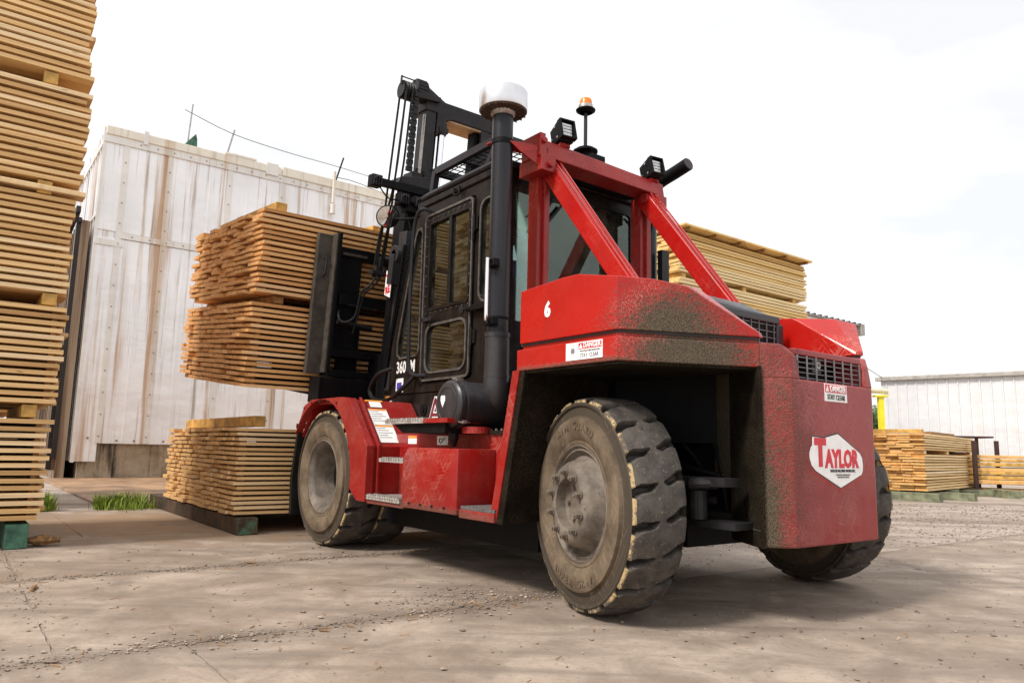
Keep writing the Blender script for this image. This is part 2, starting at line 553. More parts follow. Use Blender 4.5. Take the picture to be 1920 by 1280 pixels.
def g_board(name, a, b, endc=None, grain=1.0):
    """sawn boards: the length of a board is its local y axis, unit box scaled"""
    g = NT(name)
    oi = g.n('ShaderNodeObjectInfo')
    rnd = oi.outputs['Random']
    off = g.n('ShaderNodeCombineXYZ')
    g.l(g.math('MULTIPLY', rnd, 37.0), off.inputs[0]); g.l(g.math('MULTIPLY', rnd, 91.0), off.inputs[1])
    va = g.n('ShaderNodeVectorMath', operation='ADD'); g.l(g.obj(), va.inputs[0]); g.l(off.outputs[0], va.inputs[1])
    gr = g.noise(g.mapping(va.outputs[0], (3.0, 2.2, 2.5)), 1.0 * grain, 6, 0.65, 1.2)
    kn = g.noise(g.mapping(va.outputs[0], (2.0, 14.0, 1.0)), 1.0, 2, 0.5)
    tone = g.n('ShaderNodeValToRGB'); g.l(rnd, tone.inputs[0])
    e = tone.color_ramp.elements
    e[0].position = 0; e[0].color = (*a, 1)
    e[1].position = 1; e[1].color = (*b, 1)
    e2 = tone.color_ramp.elements.new(0.10); e2.color = (a[0] * 0.66, a[1] * 0.60, a[2] * 0.55, 1)
    e5 = tone.color_ramp.elements.new(0.6); e5.color = (b[0], b[1] * 0.93, b[2] * 0.8, 1)
    e6 = tone.color_ramp.elements.new(0.85); e6.color = (min(1, b[0] * 1.06), min(1, b[1] * 1.10), min(1, b[2] * 1.2), 1)
    e3 = tone.color_ramp.elements.new(0.2); e3.color = (a[0], a[1], a[2], 1)
    dark = g.mix(0.48, tone.outputs[0], (a[0] * 0.42, a[1] * 0.30, a[2] * 0.22))
    c = g.mix(g.step(gr, 0.42, 0.66), tone.outputs[0], dark)
    c = g.mix(g.math('MULTIPLY', g.step(kn, 0.70, 0.78), 0.7), c, (0.16, 0.07, 0.025))
    if endc:
        ny = g.sep(g.tcn.outputs['Normal'])[1]
        ef = g.math('GREATER_THAN', g.math('ABSOLUTE', ny), 0.8)
        en = g.noise(g.world(), 14, 4, 0.7)
        ec = g.mix(g.step(en, 0.35, 0.65), endc, tuple(x * 0.6 for x in endc))
        c = g.mix(g.math('MULTIPLY', ef, g.math('ADD', 0.35, g.math('MULTIPLY', rnd, 0.55))), c, ec)
    g.bump(gr, 0.003, 0.5)
    return g.fin(c, 0.72)


M['board_left'] = g_board('pale_sawn_board', (0.771, 0.489, 0.207), (0.886, 0.645, 0.353))
M['board_load'] = g_board('orange_sawn_board', (0.767, 0.402, 0.143), (0.884, 0.563, 0.276), (0.806, 0.422, 0.153))
M['board_ground'] = g_board('tan_sawn_board', (0.790, 0.498, 0.219), (0.886, 0.632, 0.347), (0.693, 0.402, 0.146))
M['board_yellow'] = g_board('yellow_sawn_board', (0.795, 0.540, 0.193), (0.858, 0.666, 0.347), (0.795, 0.503, 0.174))
M['board_far'] = g_board('orange_end_board', (0.809, 0.575, 0.274), (0.905, 0.709, 0.420), (0.771, 0.344, 0.055))
M['sticker'] = simple('sticker_wood', (0.30, 0.15, 0.05), 0.85, 0, 0.4, 8)
M['beamwood'] = simple('square_beam_wood', (0.52, 0.30, 0.075), 0.7, 0, 0.35, 7)


def g_dunnage():
    g = NT('tarred_beam_green_end'); o = g.obj()
    c = g.mix(g.step(g.noise(o, 3, 6, 0.7), 0.35, 0.7), (0.030, 0.018, 0.010), (0.10, 0.055, 0.028))
    nx = g.sep(g.tcn.outputs['Normal'])[0]
    e = g.math('MULTIPLY', g.math('LESS_THAN', nx, -0.7), g.step(g.noise(o, 7, 5, 0.7), 0.42, 0.62))
    c = g.mix(e, c, (0.07, 0.17, 0.10))
    g.bump(g.noise(o, 30, 5, 0.7), 0.006, 0.6)
    return g.fin(c, 0.8)


M['dunnage'] = g_dunnage()
M['green_block'] = simple('green_painted_block', (0.055, 0.15, 0.095), 0.75, 0, 0.5, 9)
M['green_beam'] = simple('weathered_green_beam', (0.17, 0.18, 0.11), 0.8, 0, 0.5, 5)
M['rot_wood'] = simple('rotten_wood', (0.24, 0.13, 0.05), 0.9, 0, 0.6, 25)
M['post_rust'] = simple('dark_rusty_post', (0.045, 0.02, 0.016), 0.7, 0.2, 0.3, 5)
M['yellow_paint'] = simple('yellow_post_paint', (0.80, 0.68, 0.02), 0.5, 0, 0.08)
M['pipe_cream'] = simple('cream_pipe_paint', (0.66, 0.60, 0.42), 0.5, 0, 0.1)
M['shirt'] = simple('blue_work_shirt', (0.015, 0.08, 0.22), 0.85, 0, 0.2)
M['skin'] = simple('skin', (0.36, 0.19, 0.13), 0.55, 0, 0.08)
M['hair'] = simple('dark_cap_cloth', (0.02, 0.018, 0.016), 0.85)
M['trousers'] = simple('dark_trousers', (0.03, 0.035, 0.06), 0.85)


def g_whmetal(name, base=(0.88, 0.88, 0.90), rust=0.8):
    g = NT(name); o = g.obj()
    st = g.noise(g.mapping(o, (2.2, 2.2, 0.07), (0, 0, 0)), 1.0, 5, 0.6)
    st2 = g.noise(g.mapping(o, (9.0, 9.0, 0.22), (0, 0, 0), (4, 2, 0)), 1.0, 4, 0.6)
    big = g.noise(o, 0.5, 3, 0.5)
    dents = g.noise(g.mapping(o, (1, 1, 1.4)), 1.1, 3, 0.5)
    z = g.sep(o)[2]
    c = g.mix(g.step(big, 0.35, 0.7), base, tuple(x * 0.88 for x in base))
    f1 = g.math('MULTIPLY', g.step(st, 0.53, 0.66), rust)
    c = g.mix(f1, c, (0.46, 0.26, 0.11))
    f2 = g.math('MULTIPLY', g.step(st2, 0.55, 0.68), rust * 0.85)
    c = g.mix(f2, c, (0.30, 0.21, 0.15))
    g.bump(dents, 0.12, 0.35)
    return g.fin(c, g.math('ADD', 0.42, g.math('MULTIPLY', f1, 0.4)), 0.25)


M['wh'] = g_whmetal('stained_white_metal')
M['wh_trim'] = g_whmetal('white_metal_trim', (0.76, 0.73, 0.69), 0.45)
M['wh_cream'] = g_whmetal('cream_metal_fascia', (0.78, 0.72, 0.62), 0.4)
M['screw'] = simple('rusty_screw', (0.26, 0.19, 0.14), 0.6, 0.4)


def g_conc_wall():
    g = NT('stained_concrete_wall'); o = g.obj()
    f = g.noise(o, 2.2, 6, 0.7); s = g.noise(g.mapping(o, (4, 4, 0.6)), 1, 4, 0.6)
    c = g.mix(g.step(f, 0.3, 0.7), (0.22, 0.16, 0.10), (0.42, 0.34, 0.25))
    c = g.mix(g.step(s, 0.5, 0.72), c, (0.05, 0.038, 0.026))
    g.bump(g.noise(o, 25, 6, 0.75), 0.03, 0.8)
    return g.fin(c, 0.9)


M['conc_wall'] = g_conc_wall()


def g_rust_sheet():
    g = NT('rust_streaked_sheet'); o = g.obj()
    s = g.noise(g.mapping(o, (5, 5, 0.15)), 1, 5, 0.65); s2 = g.noise(g.mapping(o, (2.3, 2.3, 0.1), (0, 0, 0), (3, 1, 0)), 1, 3, 0.6)
    c = g.mix(g.step(s, 0.35, 0.62), (0.34, 0.25, 0.17), (0.11, 0.05, 0.022))
    c = g.mix(g.step(s2, 0.52, 0.62), c, (0.03, 0.018, 0.012))
    return g.fin(c, 0.75)


M['rust_sheet'] = g_rust_sheet()
M['black_iron'] = simple('black_iron', (0.02, 0.014, 0.012), 0.6, 0.2, 0.3)
M['shed_white'] = g_whmetal('pale_ribbed_wall', (0.72, 0.72, 0.73), 0.10)
M['gutter'] = simple('gutter_metal', (0.36, 0.33, 0.30), 0.5, 0.2, 0.2)
M['dark_gap'] = simple('dark_gap', (0.05, 0.045, 0.045), 0.8)


def g_concrete():
    g = NT('yard_concrete'); p = g.world()
    big = g.noise(p, 0.55, 6, 0.62, 0.4); mid = g.noise(p, 2.3, 6, 0.65, 0.6); fine = g.noise(p, 24, 6, 0.75)
    x, y, z = g.sep(p)[:3]
    # tyre sweep marks run across the yard
    sw = g.noise(g.mapping(p, (0.35, 2.6, 1), (0, 0, 0.25)), 1.0, 5, 0.62, 0.5)
    c = g.mix(g.step(mid, 0.3, 0.72), (0.235, 0.180, 0.138), (0.435, 0.350, 0.280))
    c = g.mix(g.math('MULTIPLY', g.step(sw, 0.46, 0.66), 0.60), c, (0.175, 0.135, 0.105))
    c = g.mix(g.math('MULTIPLY', g.step(big, 0.47, 0.64), 0.50), c, (0.20, 0.145, 0.10))
    c = g.mix(g.math('MULTIPLY', g.step(fine, 0.50, 0.72), 0.6), c, (0.17, 0.13, 0.10))
    # ochre, wet looking stain near the stacks at the left rear
    dx = g.math('DIVIDE', g.math('ADD', x, 4.0), 2.1); dy = g.math('DIVIDE', g.math('SUBTRACT', y, 9.0), 1.7)
    d = g.math('ADD', g.math('SQRT', g.math('ADD', g.math('MULTIPLY', dx, dx), g.math('MULTIPLY', dy, dy))), g.math('MULTIPLY', g.math('SUBTRACT', mid, 0.5), 1.6))
    c = g.mix(g.math('MULTIPLY', g.step(d, 1.2, 0.5), 0.75), c, (0.33, 0.21, 0.11))
    cu_ = g.math('ADD', g.math('MULTIPLY', g.math('SUBTRACT', x, OX), cos(YAW)), g.math('MULTIPLY', g.math('SUBTRACT', y, OY), sin(YAW)))
    for uj, wj in ((0.53, 0.15), (2.82, 0.10)):
        dd = g.math('DIVIDE', g.math('ABSOLUTE', g.math('SUBTRACT', cu_, uj)), wj)
        dd = g.math('ADD', dd, g.math('MULTIPLY', g.math('SUBTRACT', g.noise(p, 3.2, 6, 0.75), 0.5), 3.2))
        c = g.mix(g.math('MULTIPLY', g.step(dd, 1.3, 0.1), 0.6), c, (0.13, 0.095, 0.068))
    oil = g.step(g.noise(p, 1.6, 3, 0.5), 0.66, 0.74)
    c = g.mix(g.math('MULTIPLY', oil, 0.45), c, (0.09, 0.07, 0.055))
    trk = g.math('MULTIPLY', g.step(g.noise(g.mapping(p, (0.22, 7.0, 1), (0, 0, 0.32)), 1.0, 3, 0.5), 0.56, 0.66), 0.28)
    c = g.mix(trk, c, (0.15, 0.12, 0.098))
    spk = g.noise(p, 130, 2, 0.6)
    c = g.mix(g.math('MULTIPLY', g.step(spk, 0.62, 0.70), 0.5), c, (0.16, 0.13, 0.11))
    # hairline cracks
    v = g.n('ShaderNodeTexVoronoi', feature='DISTANCE_TO_EDGE'); v.inputs['Scale'].default_value = 0.42
    dm = g.n('ShaderNodeVectorMath', operation='ADD'); nz = g.n('ShaderNodeTexNoise'); nz.inputs['Scale'].default_value = 2.5; nz.inputs['Detail'].default_value = 6
    g.l(p, nz.inputs['Vector']); sc_ = g.n('ShaderNodeVectorMath', operation='SCALE'); sc_.inputs['Scale'].default_value = 0.55
    g.l(nz.outputs['Color'], sc_.inputs[0]); g.l(p, dm.inputs[0]); g.l(sc_.outputs[0], dm.inputs[1]); g.l(dm.outputs[0], v.inputs['Vector'])
    cr = g.math('MULTIPLY', g.step(v.outputs['Distance'], 0.007, 0.0), g.step(big, 0.40, 0.6))
    c = g.mix(g.math('MULTIPLY', cr, 0.15), c, (0.10, 0.08, 0.06))
    g.bump(g.math('ADD', g.math('MULTIPLY', fine, 0.6), g.math('MULTIPLY', mid, 0.8)), 0.012, 0.55)
    return g.fin(c, 0.85)


def g_gravel():
    g = NT('gravelly_ground'); p = g.world()
    mid = g.noise(p, 0.9, 6, 0.65, 0.4); fine = g.noise(p, 20, 6, 0.8)
    sw = g.noise(g.mapping(p, (0.25, 1.1, 1), (0, 0, 0.2)), 1.0, 5, 0.62, 0.5)
    c = g.mix(g.step(mid, 0.3, 0.7), (0.33, 0.26, 0.21), (0.50, 0.42, 0.36))
    c = g.mix(g.math('MULTIPLY', g.step(sw, 0.47, 0.62), 0.75), c, (0.19, 0.145, 0.11))
    c = g.mix(g.math('MULTIPLY', g.step(fine, 0.50, 0.66), 0.7), c, (0.22, 0.17, 0.13))
    c = g.mix(g.math('MULTIPLY', g.step(g.noise(p, 75, 3, 0.7), 0.58, 0.68), 0.6), c, (0.68, 0.60, 0.54))
    g.bump(g.math('ADD', fine, g.noise(p, 70, 3, 0.7)), 0.02, 0.8)
    return g.fin(c, 0.9)


M['concrete'] = g_concrete(); M['gravel'] = g_gravel()
M['joint'] = simple('joint_dirt', (0.10, 0.075, 0.055), 0.95, 0, 0.4, 15)
M['stone'] = simple('pebble_stone', (0.30, 0.24, 0.19), 0.85, 0, 0.5, 3)
M['stone_dark'] = simple('dark_stone', (0.20, 0.155, 0.125), 0.85, 0, 0.4, 3)
M['wet_slab'] = simple('ochre_wet_slab', (0.30, 0.18, 0.10), 0.55, 0, 0.45, 1.6)
M['grass'] = simple('grass_blade', (0.20, 0.29, 0.03), 0.6, 0, 0.6, 14)
M['leaf'] = simple('tree_leaf', (0.045, 0.10, 0.018), 0.6, 0, 0.4, 3)
M['bark'] = simple('bark', (0.10, 0.07, 0.05), 0.9)


# ------------------------------------------------------------------ ground
def ground():
    mb = MB(local=True)
    mb.add([(-600, -60, -0.010), (900, -60, -0.010), (900, 1400, -0.010), (-600, 1400, -0.010)], [(0, 1, 2, 3)])
    g = mb.build('ground', M['gravel'])
    tagp(g, kind='structure')
    # poured slabs in strips along v, joints as recessed gaps
    us = [-8.0, 0.53, 2.82, 5.3, 8.4]
    vs = {0: [-9, -4.6, -2.12, 9.5], 1: [-9, -2.66, 1.2], 2: [-9, -2.66, 1.1], 3: [-9, -1.95, 1.3]}
    rn = random.Random(3)
    for i in range(len(us) - 1):
        for j in range(len(vs[i]) - 1):
            gap = 0.004
            u0, u1 = us[i] + gap, us[i + 1] - gap
            v0, v1 = vs[i][j] + gap, vs[i][j + 1] - gap
            lp = []
            def edge(a, b, n):
                for k in range(n):
                    t = k / n; p = Vector(a).lerp(Vector(b), t)
                    d = (Vector(b) - Vector(a)).normalized(); nn = Vector((-d.y, d.x))
                    s = 0.0 if k == 0 else (mnoise.noise(Vector((p.x * 2.3, p.y * 2.3, i * 3.1))) * 0.014 + mnoise.noise(Vector((p.x * 9, p.y * 9, 1.0))) * 0.007)
                    lp.append((p.x + nn.x * s, p.y + nn.y * s))
            n1 = max(6, int((v1 - v0) * 10)); n2 = max(6, int((u1 - u0) * 10))
            edge((u0, v0), (u1, v0), n2); edge((u1, v0), (u1, v1), n1); edge((u1, v1), (u0, v1), n2); edge((u0, v1), (u0, v0), n1)
            m = MB()
            m.plate(lp, [], 'z', -0.12, 0.12 + rn.uniform(-0.004, 0.0))
            s = m.build('concrete_slab', M['concrete'])
            s.parent = g; s.matrix_world = FR
    jb = MB(); jb.box(-7.9, 8.3, -8.9, 1.0, -0.2, -0.014); j = jb.build('joint_filling', M['joint']); j.parent = g; j.matrix_world = FR
    # a lower wet slab in front of the warehouse
    m = MB(); m.box(8.75, 17.5, -1.25, 6.0, -0.2, 0.03); s = m.build('sloping_apron', M['wet_slab'], bevel=0.01); tagp(s, kind='structure')
    return g


GROUND = ground()


def pebbles():
    rn = random.Random(11)
    def stone_shape(s):
        vs = []
        for x, y, z in ((1, 0, 0), (-1, 0, 0), (0, 1, 0), (0, -1, 0), (0, 0, 1), (0, 0, -1), (.6, .6, .5), (-.6, .6, .4), (.6, -.6, .4), (-.6, -.6, .5)):
            k = rn.uniform(0.7, 1.25); vs.append(Vector((x * k, y * k * 0.8, z * k * 0.55)) * s)
        return vs
    bm0 = bmesh.new()
    for p in stone_shape(1): bm0.verts.new(p)
    bmesh.ops.convex_hull(bm0, input=bm0.verts[:]); bm0.verts.index_update()
    fs = [tuple(v.index for v in f.verts) for f in bm0.faces]; base = [v.co.copy() for v in bm0.verts]; bm0.free()
    def put(mb, x, y, s, z=0.0):
        a = rn.uniform(0, 6.28); k = Vector((rn.uniform(.7, 1.3), rn.uniform(.7, 1.3), rn.uniform(.6, 1.1)))
        R = Matrix.Rotation(a, 3, 'Z')
        mb.add([R @ Vector((p.x * k.x, p.y * k.y, p.z * k.z)) * s + Vector((x, y, z + s * 0.25)) for p in base], fs)
    A = MB(local=True); B = MB(local=True)
    def uvput(u, v, s):
        p = FR @ Vector((u, -v, 0)); put(A if rn.random() < 0.85 else B, p.x, p.y, s)
    for k in range(1150):      # along the near joint
        v = rn.uniform(-3.2, 1.6); c = 0.53 + 0.05 * math.sin(v * 1.7)
        uvput(c + rn.gauss(0, 0.045 + 0.05 * rn.random()), v, abs(rn.gauss(0.003, 0.004)) + 0.0016)
    for k in range(70):
        uvput(0.53 + rn.gauss(0, 0.16), rn.uniform(-2.6, 0.8), rn.uniform(0.007, 0.014))
    for k in range(650):
        v = rn.uniform(-2.7, 0.8); uvput(2.82 + rn.gauss(0, 0.05), v, abs(rn.gauss(0.003, 0.005)) + 0.002)
    for k in range(260):
        uvput(rn.uniform(1.2, 4.5), -2.66 + rn.gauss(0, 0.06), abs(rn.gauss(0.002, 0.004)) + 0.0015)
    for k in range(330):
        uvput(rn.uniform(-1.2, 4.6), rn.uniform(-3, 0.3), abs(rn.gauss(0.002, 0.006)) + 0.0022)
    for k in range(420):       # beside the near rear wheel
        uvput(rn.gauss(0.75, 0.22), rn.gauss(-0.35, 0.25), abs(rn.gauss(0.002, 0.006)) + 0.002)
    for k in range(5200):      # gravel right of and behind the forklift
        x = rn.uniform(0.6, 12); y = 4.2 + (rn.random() ** 1.3) * 12
        if mnoise.noise(Vector((x * 0.6, y * 0.6, 0))) < -0.25 and rn.random() < 0.8: continue
        put(A if rn.random() < 0.75 else B, x, y, 0.003 + abs(rn.gauss(0, 0.006)) , -0.004)
    for k in range(260):
        put(B, rn.uniform(0.8, 4), rn.uniform(2.6, 5), abs(rn.gauss(0.003, 0.004)) + 0.002)
    for k in range(6000):
        x = rn.uniform(2, 14); y = rn.uniform(8, 16)
        put(A if rn.random() < 0.8 else B, x, y, 0.006 + abs(rn.gauss(0, 0.008)), -0.010)
    S = MB(local=True)
    for k in range(240):
        if rn.random() < 0.5: x, y = rn.uniform(-3.2, 3.2), rn.uniform(2.6, 8.5)
        else:
            q = FR @ Vector((rn.choice((0.53, 2.82)) + rn.gauss(0, .1), -rn.uniform(-3, 1), 0)); x, y = q.x, q.y
        a = rn.uniform(0, pi); l = rn.uniform(0.008, 0.035); d = Vector((cos(a), sin(a), 0)) * l
        S.beam(Vector((x, y, .003)) - d, Vector((x, y, .004 + rn.uniform(0, .004))) + d, 0.003, 0.003)
    s_ = S.build('wood_splinters', M['sticker'], kind='stuff'); tagp(s_, 'thin wood splinters strewn over the concrete yard', 'splinters')
    a = A.build('pale_pebbles', M['stone'], kind='stuff'); b = B.build('dark_pebbles', M['stone_dark'], kind='stuff')
    tagp(a, 'pale pebbles scattered along the joints and over the gravel', 'pebbles')
    tagp(b, 'dark pebbles scattered over the yard ground', 'pebbles')


pebbles()


def debris():
    rn = random.Random(5)
    def chunk(name, label, cat, u, v, L_, W_, H_, rot, mat):
        t = MB(local=True); n = 9
        vs = []
        for i in range(n):
            x = -L_ / 2 + L_ * i / (n - 1); k = 0.55 + 0.45 * math.sin(pi * i / (n - 1)) + rn.uniform(-.18, .18)
            for a in range(6):
                an = 2 * pi * a / 6
                vs.append((x, cos(an) * W_ / 2 * k * rn.uniform(.8, 1.2), H_ / 2 + sin(an) * H_ / 2 * k * rn.uniform(.8, 1.1)))
        fs = [(i * 6 + a, i * 6 + (a + 1) % 6, (i + 1) * 6 + (a + 1) % 6, (i + 1) * 6 + a) for i in range(n - 1) for a in range(6)]
        fs += [tuple(range(6)), tuple((n - 1) * 6 + a for a in range(5, -1, -1))]
        t.add(vs, fs); o = t.build(name, mat)
        p = FR @ Vector((u, -v, 0)); o.location = p; o.rotation_euler = (0, 0, rot)
        tagp(o, label, cat)
        return o
    chunk('wood_chunk', 'splintered brown wood chunk beside the green painted block', 'wood chunk', 4.75, -2.36, 0.30, 0.17, 0.10, 0.5, M['rot_wood'])
    chunk('stick', 'short dark stick lying on concrete near the left edge', 'stick', 2.45, -2.60, 0.20, 0.03, 0.02, 2.0, M['rot_wood'])
    chunk('flat_stone', 'flat dark stone lying alone in the bottom left corner', 'stone', 0.51, -2.69, 0.062, 0.026, 0.014, 0.1, M['stone_dark'])
    chunk('splinter', 'thin dark splinter lying on the near gravel joint', 'stick', 0.46, -1.42, 0.075, 0.007, 0.006, 0.15, M['rot_wood'])
    chunk('wood_scrap', 'small brown bark scrap on the near gravel joint', 'wood scrap', 0.41, -1.45, 0.06, 0.016, 0.01, -0.1, M['rot_wood'])
    chunk('bark_piece', 'small bark piece on the far concrete joint', 'bark piece', 2.84, -1.05, 0.07, 0.04, 0.015, 0.3, M['rot_wood'])


debris()


def grass(name, label, spots, n):
    rn = random.Random(9 + n); mb = MB(local=True)
    for k in range(n):
        cu, cv, r = rn.choice(spots)
        u = cu + rn.gauss(0, r); v = cv + rn.gauss(0, r)
        p = FR @ Vector((u, -v, 0.0)); h = rn.uniform(0.06, 0.26) * (1.15 - min(1, abs(u - cu) / r / 3)); a = rn.uniform(0, 6.28)
        d = Vector((cos(a), sin(a), 0)); s = Vector((-d.y, d.x, 0)) * rn.uniform(0.004, 0.009); ln = d * h * rn.uniform(0.1, 0.7)
        q = p + ln * 0.35 + Vector((0, 0, h * 0.6)); e = p + ln + Vector((0, 0, h))
        mb.add([p - s, p + s, q + s * .7, q - s * .7, e], [(0, 1, 2, 3), (3, 2, 4)])
    o = mb.build(name, M['grass'], kind='stuff')
    tagp(o, label, 'grass')


grass('grass_tuft', 'bright green grass tuft growing between the wet slab and the ground lumber bundle', [(8.62, -1.12, .07), (8.65, -.95, .09), (8.7, -.80, .07), (8.6, -1.30, .04), (8.55, -1.0, .22), (8.62, -1.1, .06)], 1500)
grass('grass_tuft', 'dark green grass clump beside the foot of the tall left stack', [(8.6, -2.02, .06), (8.75, -1.95, .05)], 700)

# ------------------------------------------------------------------ lumber
def unit_board(mat):
    o = MB(local=True)
    o.box(-.5, .5, -.5, .5, -.5, .5)
    ob = o.build('board', mat)
    COL.objects.unlink(ob)
    return ob


UB = {k: unit_board(M[k]) for k in ('board_left', 'board_load', 'board_ground', 'board_yellow', 'board_far')}


def bundle(label, uvz, length, depth, height, layers, mat, group, rot=0.0, tilt=0.0, cols=None, thick=0.66, jit=0.035, seed=1, wr=(0.14, 0.25), longbits=0.04, name='lumber_bundle', front_full=True, fill=0.93, sag=0.0):
    """origin: near lower left corner. depth along +x local (u), board length along -y local (v)"""
    rn = random.Random(seed)
    t = thing(name, label, 'lumber bundle', uvz, group, rot, tilt)
    src = UB[mat]; pitch = height / layers; cnt = 0
    for k in range(layers):
        x = 0.0; first = True
        zc = pitch * (k + 0.5)
        x = rn.uniform(-0.012, 0.012)
        j = 0
        while x < depth - 0.05:
            wd = rn.uniform(*wr)
            if depth - x - wd < wr[0] * 0.7: wd = depth - x
            th = pitch * thick if j < (cols or 2) + 1 else pitch * fill * rn.uniform(0.93, 1.0)
            off = rn.gauss(0, jit)
            if rn.random() < 0.10: off += rn.uniform(0.03, 0.10)
            if j == 0:
                off = rn.uniform(-jit * 1.6, jit * 1.6)
                if rn.random() < longbits: off = -rn.uniform(0.05, 0.12)
            Lb = length + rn.gauss(0, jit) * (1 if j else 0.5) - off
            zz = pitch * k + th / 2 + (pitch * (1 - thick)) * 0.5
            if j >= (cols or 2) + 1: zz = zc
            inst(src, t, (x + wd / 2, -(off + Lb / 2), zz + rn.uniform(-.002, .002)), (rn.uniform(-.002, .002), 0, rn.uniform(-.002, .002)), (wd * (0.985 if j else 1), Lb, th), 'board')
            x += wd; j += 1; cnt += 1
    # stickers fill the gaps between the layers
    mb = MB(local=True); g = pitch * (1 - thick)
    ns = max(3, int(length / 0.9))
    for k in range(layers):
        for i in range(ns):
            yy = -(0.07 + (length - 0.18) * i / (ns - 1)) if ns > 1 else -0.1
            for z0 in (pitch * k - g * 0.49,) if k else ():
                mb.box(0.03 + rn.uniform(0, 0.03), depth - 0.05, yy - 0.045, yy, z0, z0 + g * 0.97)
    s = mb.build('sticker', M['sticker'], t, kind='stuff')
    return t


def beam_thing(name, label, cat, uvz, du, dv, dz, mat, group=None, rot=0, tilt=0, bevel=0.008):
    mb = MB(local=True); mb.box(0, du, -dv, 0, 0, dz)
    o = mb.build(name, mat, bevel=bevel)
    u, v, z = uvz
    o.matrix_world = FR @ Matrix.Translation((u, -v, z)) @ Matrix.Rotation(rot, 4, 'Z') @ Matrix.Rotation(-tilt, 4, 'Y')
    return tagp(o, label, cat, group)


# tall stack at the left edge
LV = [(0.235, 1.165, 14), (1.285, 2.215, 14), (2.33, 3.27, 14), (3.40, 4.36, 14), (4.48, 5.44, 14), (5.56, 6.5, 13)]
ordw = ['lowest', 'second lowest', 'third', 'fourth', 'fifth', 'topmost']
for i, (z0, z1, nl) in enumerate(LV):
    bundle('%s bundle of the tall pale lumber stack at the left edge' % ordw[i], (4.585, -5.6, z0), 3.2 + (0.03 * (i % 2)), 2.2, z1 - z0, nl, 'board_left', 'bundles of the tall left lumber stack', cols=2, jit=0.03, seed=20 + i, wr=(0.22, 0.4), thick=0.60, longbits=0.0)
for i in range(len(LV) - 1):
    z0, z1 = LV[i][1] + 0.002, LV[i + 1][0] - 0.002
    for j, vv in enumerate([(-3.05, -2.62), (-2.98, -2.56), (-3.1, -2.70), (-3.1, -2.75), (-3.0, -2.7)][i:i + 1]):
        beam_thing('spacer_block', 'square wooden spacer under the %s bundle of the tall left stack, right one' % ordw[i + 1], 'spacer block', (4.60, vv[1] - 0.02, z0), 2.1, 0.12, z1 - z0, M['beamwood'], 'spacers in the tall left stack')
        beam_thing('spacer_block', 'square wooden spacer under the %s bundle of the tall left stack, left one' % ordw[i + 1], 'spacer block', (4.60, -5.2, z0), 2.1, 0.12, z1 - z0, M['beamwood'], 'spacers in the tall left stack')
for i in range(5):
    bundle('%s bundle of the rear lumber stack hidden behind the tall left stack' % ordw[i], (8.9, -5.6, 0.24 + i * 1.07), 3.2, 3.4, 0.96, 14, 'board_left', 'bundles of the rear left lumber stack', cols=1, jit=0.03, seed=120 + i, wr=(0.5, 0.7), thick=0.66)
for i in range(5):
    beam_thing('spacer_block', 'spacer under the %s bundle of the rear left stack' % ordw[i], 'spacer block', (8.95, -3.2, max(0, 0.24 + i * 1.07 - .108)), 3.2, 0.12, .106 if i else .238, M['beamwood'], 'spacers in the rear left stack')
# boards that stick out under two bundles
beam_thing('loose_board', 'pale board sticking out to the right below the fourth bundle of the left stack', 'board', (4.57, -5.0, 3.30), 0.20, 2.68, 0.05, M['board_left'])
beam_thing('dunnage_beam', 'green painted square beam end under the tall left stack', 'dunnage beam', (4.60, -2.66, 0.0), 2.2, 0.18, 0.215, M['green_block'])
beam_thing('dunnage_beam', 'dark dunnage beam under the tall left stack beyond the frame edge', 'dunnage beam', (4.60, -4.9, 0.0), 2.2, 0.2, 0.215, M['dunnage'])

# bundle on the ground behind the front wheel
bundle('tan lumber bundle on the ground left of the front wheel', (4.90, -0.60, 0.19), 3.7, 3.2, 0.965, 18, 'board_ground', 'lumber bundles with orange ends', cols=2, jit=0.017, seed=41, wr=(0.17, 0.30), thick=0.60, fill=0.78)
beam_thing('dunnage_beam', 'long dark square beam with green end under the ground bundle', 'dunnage beam', (4.76, -0.58, 0.0), 4.3, 0.22, 0.175, M['dunnage'])
beam_thing('dunnage_beam', 'dark beam under the hidden end of the ground bundle', 'dunnage beam', (4.9, 2.4, 0.0), 3.4, 0.2, 0.175, M['dunnage'])
beam_thing('square_timber', 'yellow brown square timber with swirling grain on the ground bundle', 'timber', (5.0, -0.40, 1.165), 3.0, 0.13, 0.12, M['beamwood'])
beam_thing('square_timber', 'dark square timber on the ground bundle near the wheel', 'timber', (5.3, 0.25, 1.165), 0.12, 2.6, 0.06, M['dunnage'])

# the load on the forks (tilted back with the mast)
TILT = radians(6); PU, PZ = 4.1, 0.9


def TM(p):
    s, v, h = p
    return (PU + s * cos(TILT) - h * sin(TILT), v, PZ + s * sin(TILT) + h * cos(TILT))


def load_bundle(label, h0, h1, n, seed, s0, v0):
    return bundle(label, TM((s0, v0, h0)), 3.75, 2.95, h1 - h0, n, 'board_load', 'lumber bundles with orange ends', tilt=TILT, cols=2, jit=0.016, seed=seed, wr=(0.20, 0.36), thick=0.585, fill=0.78)


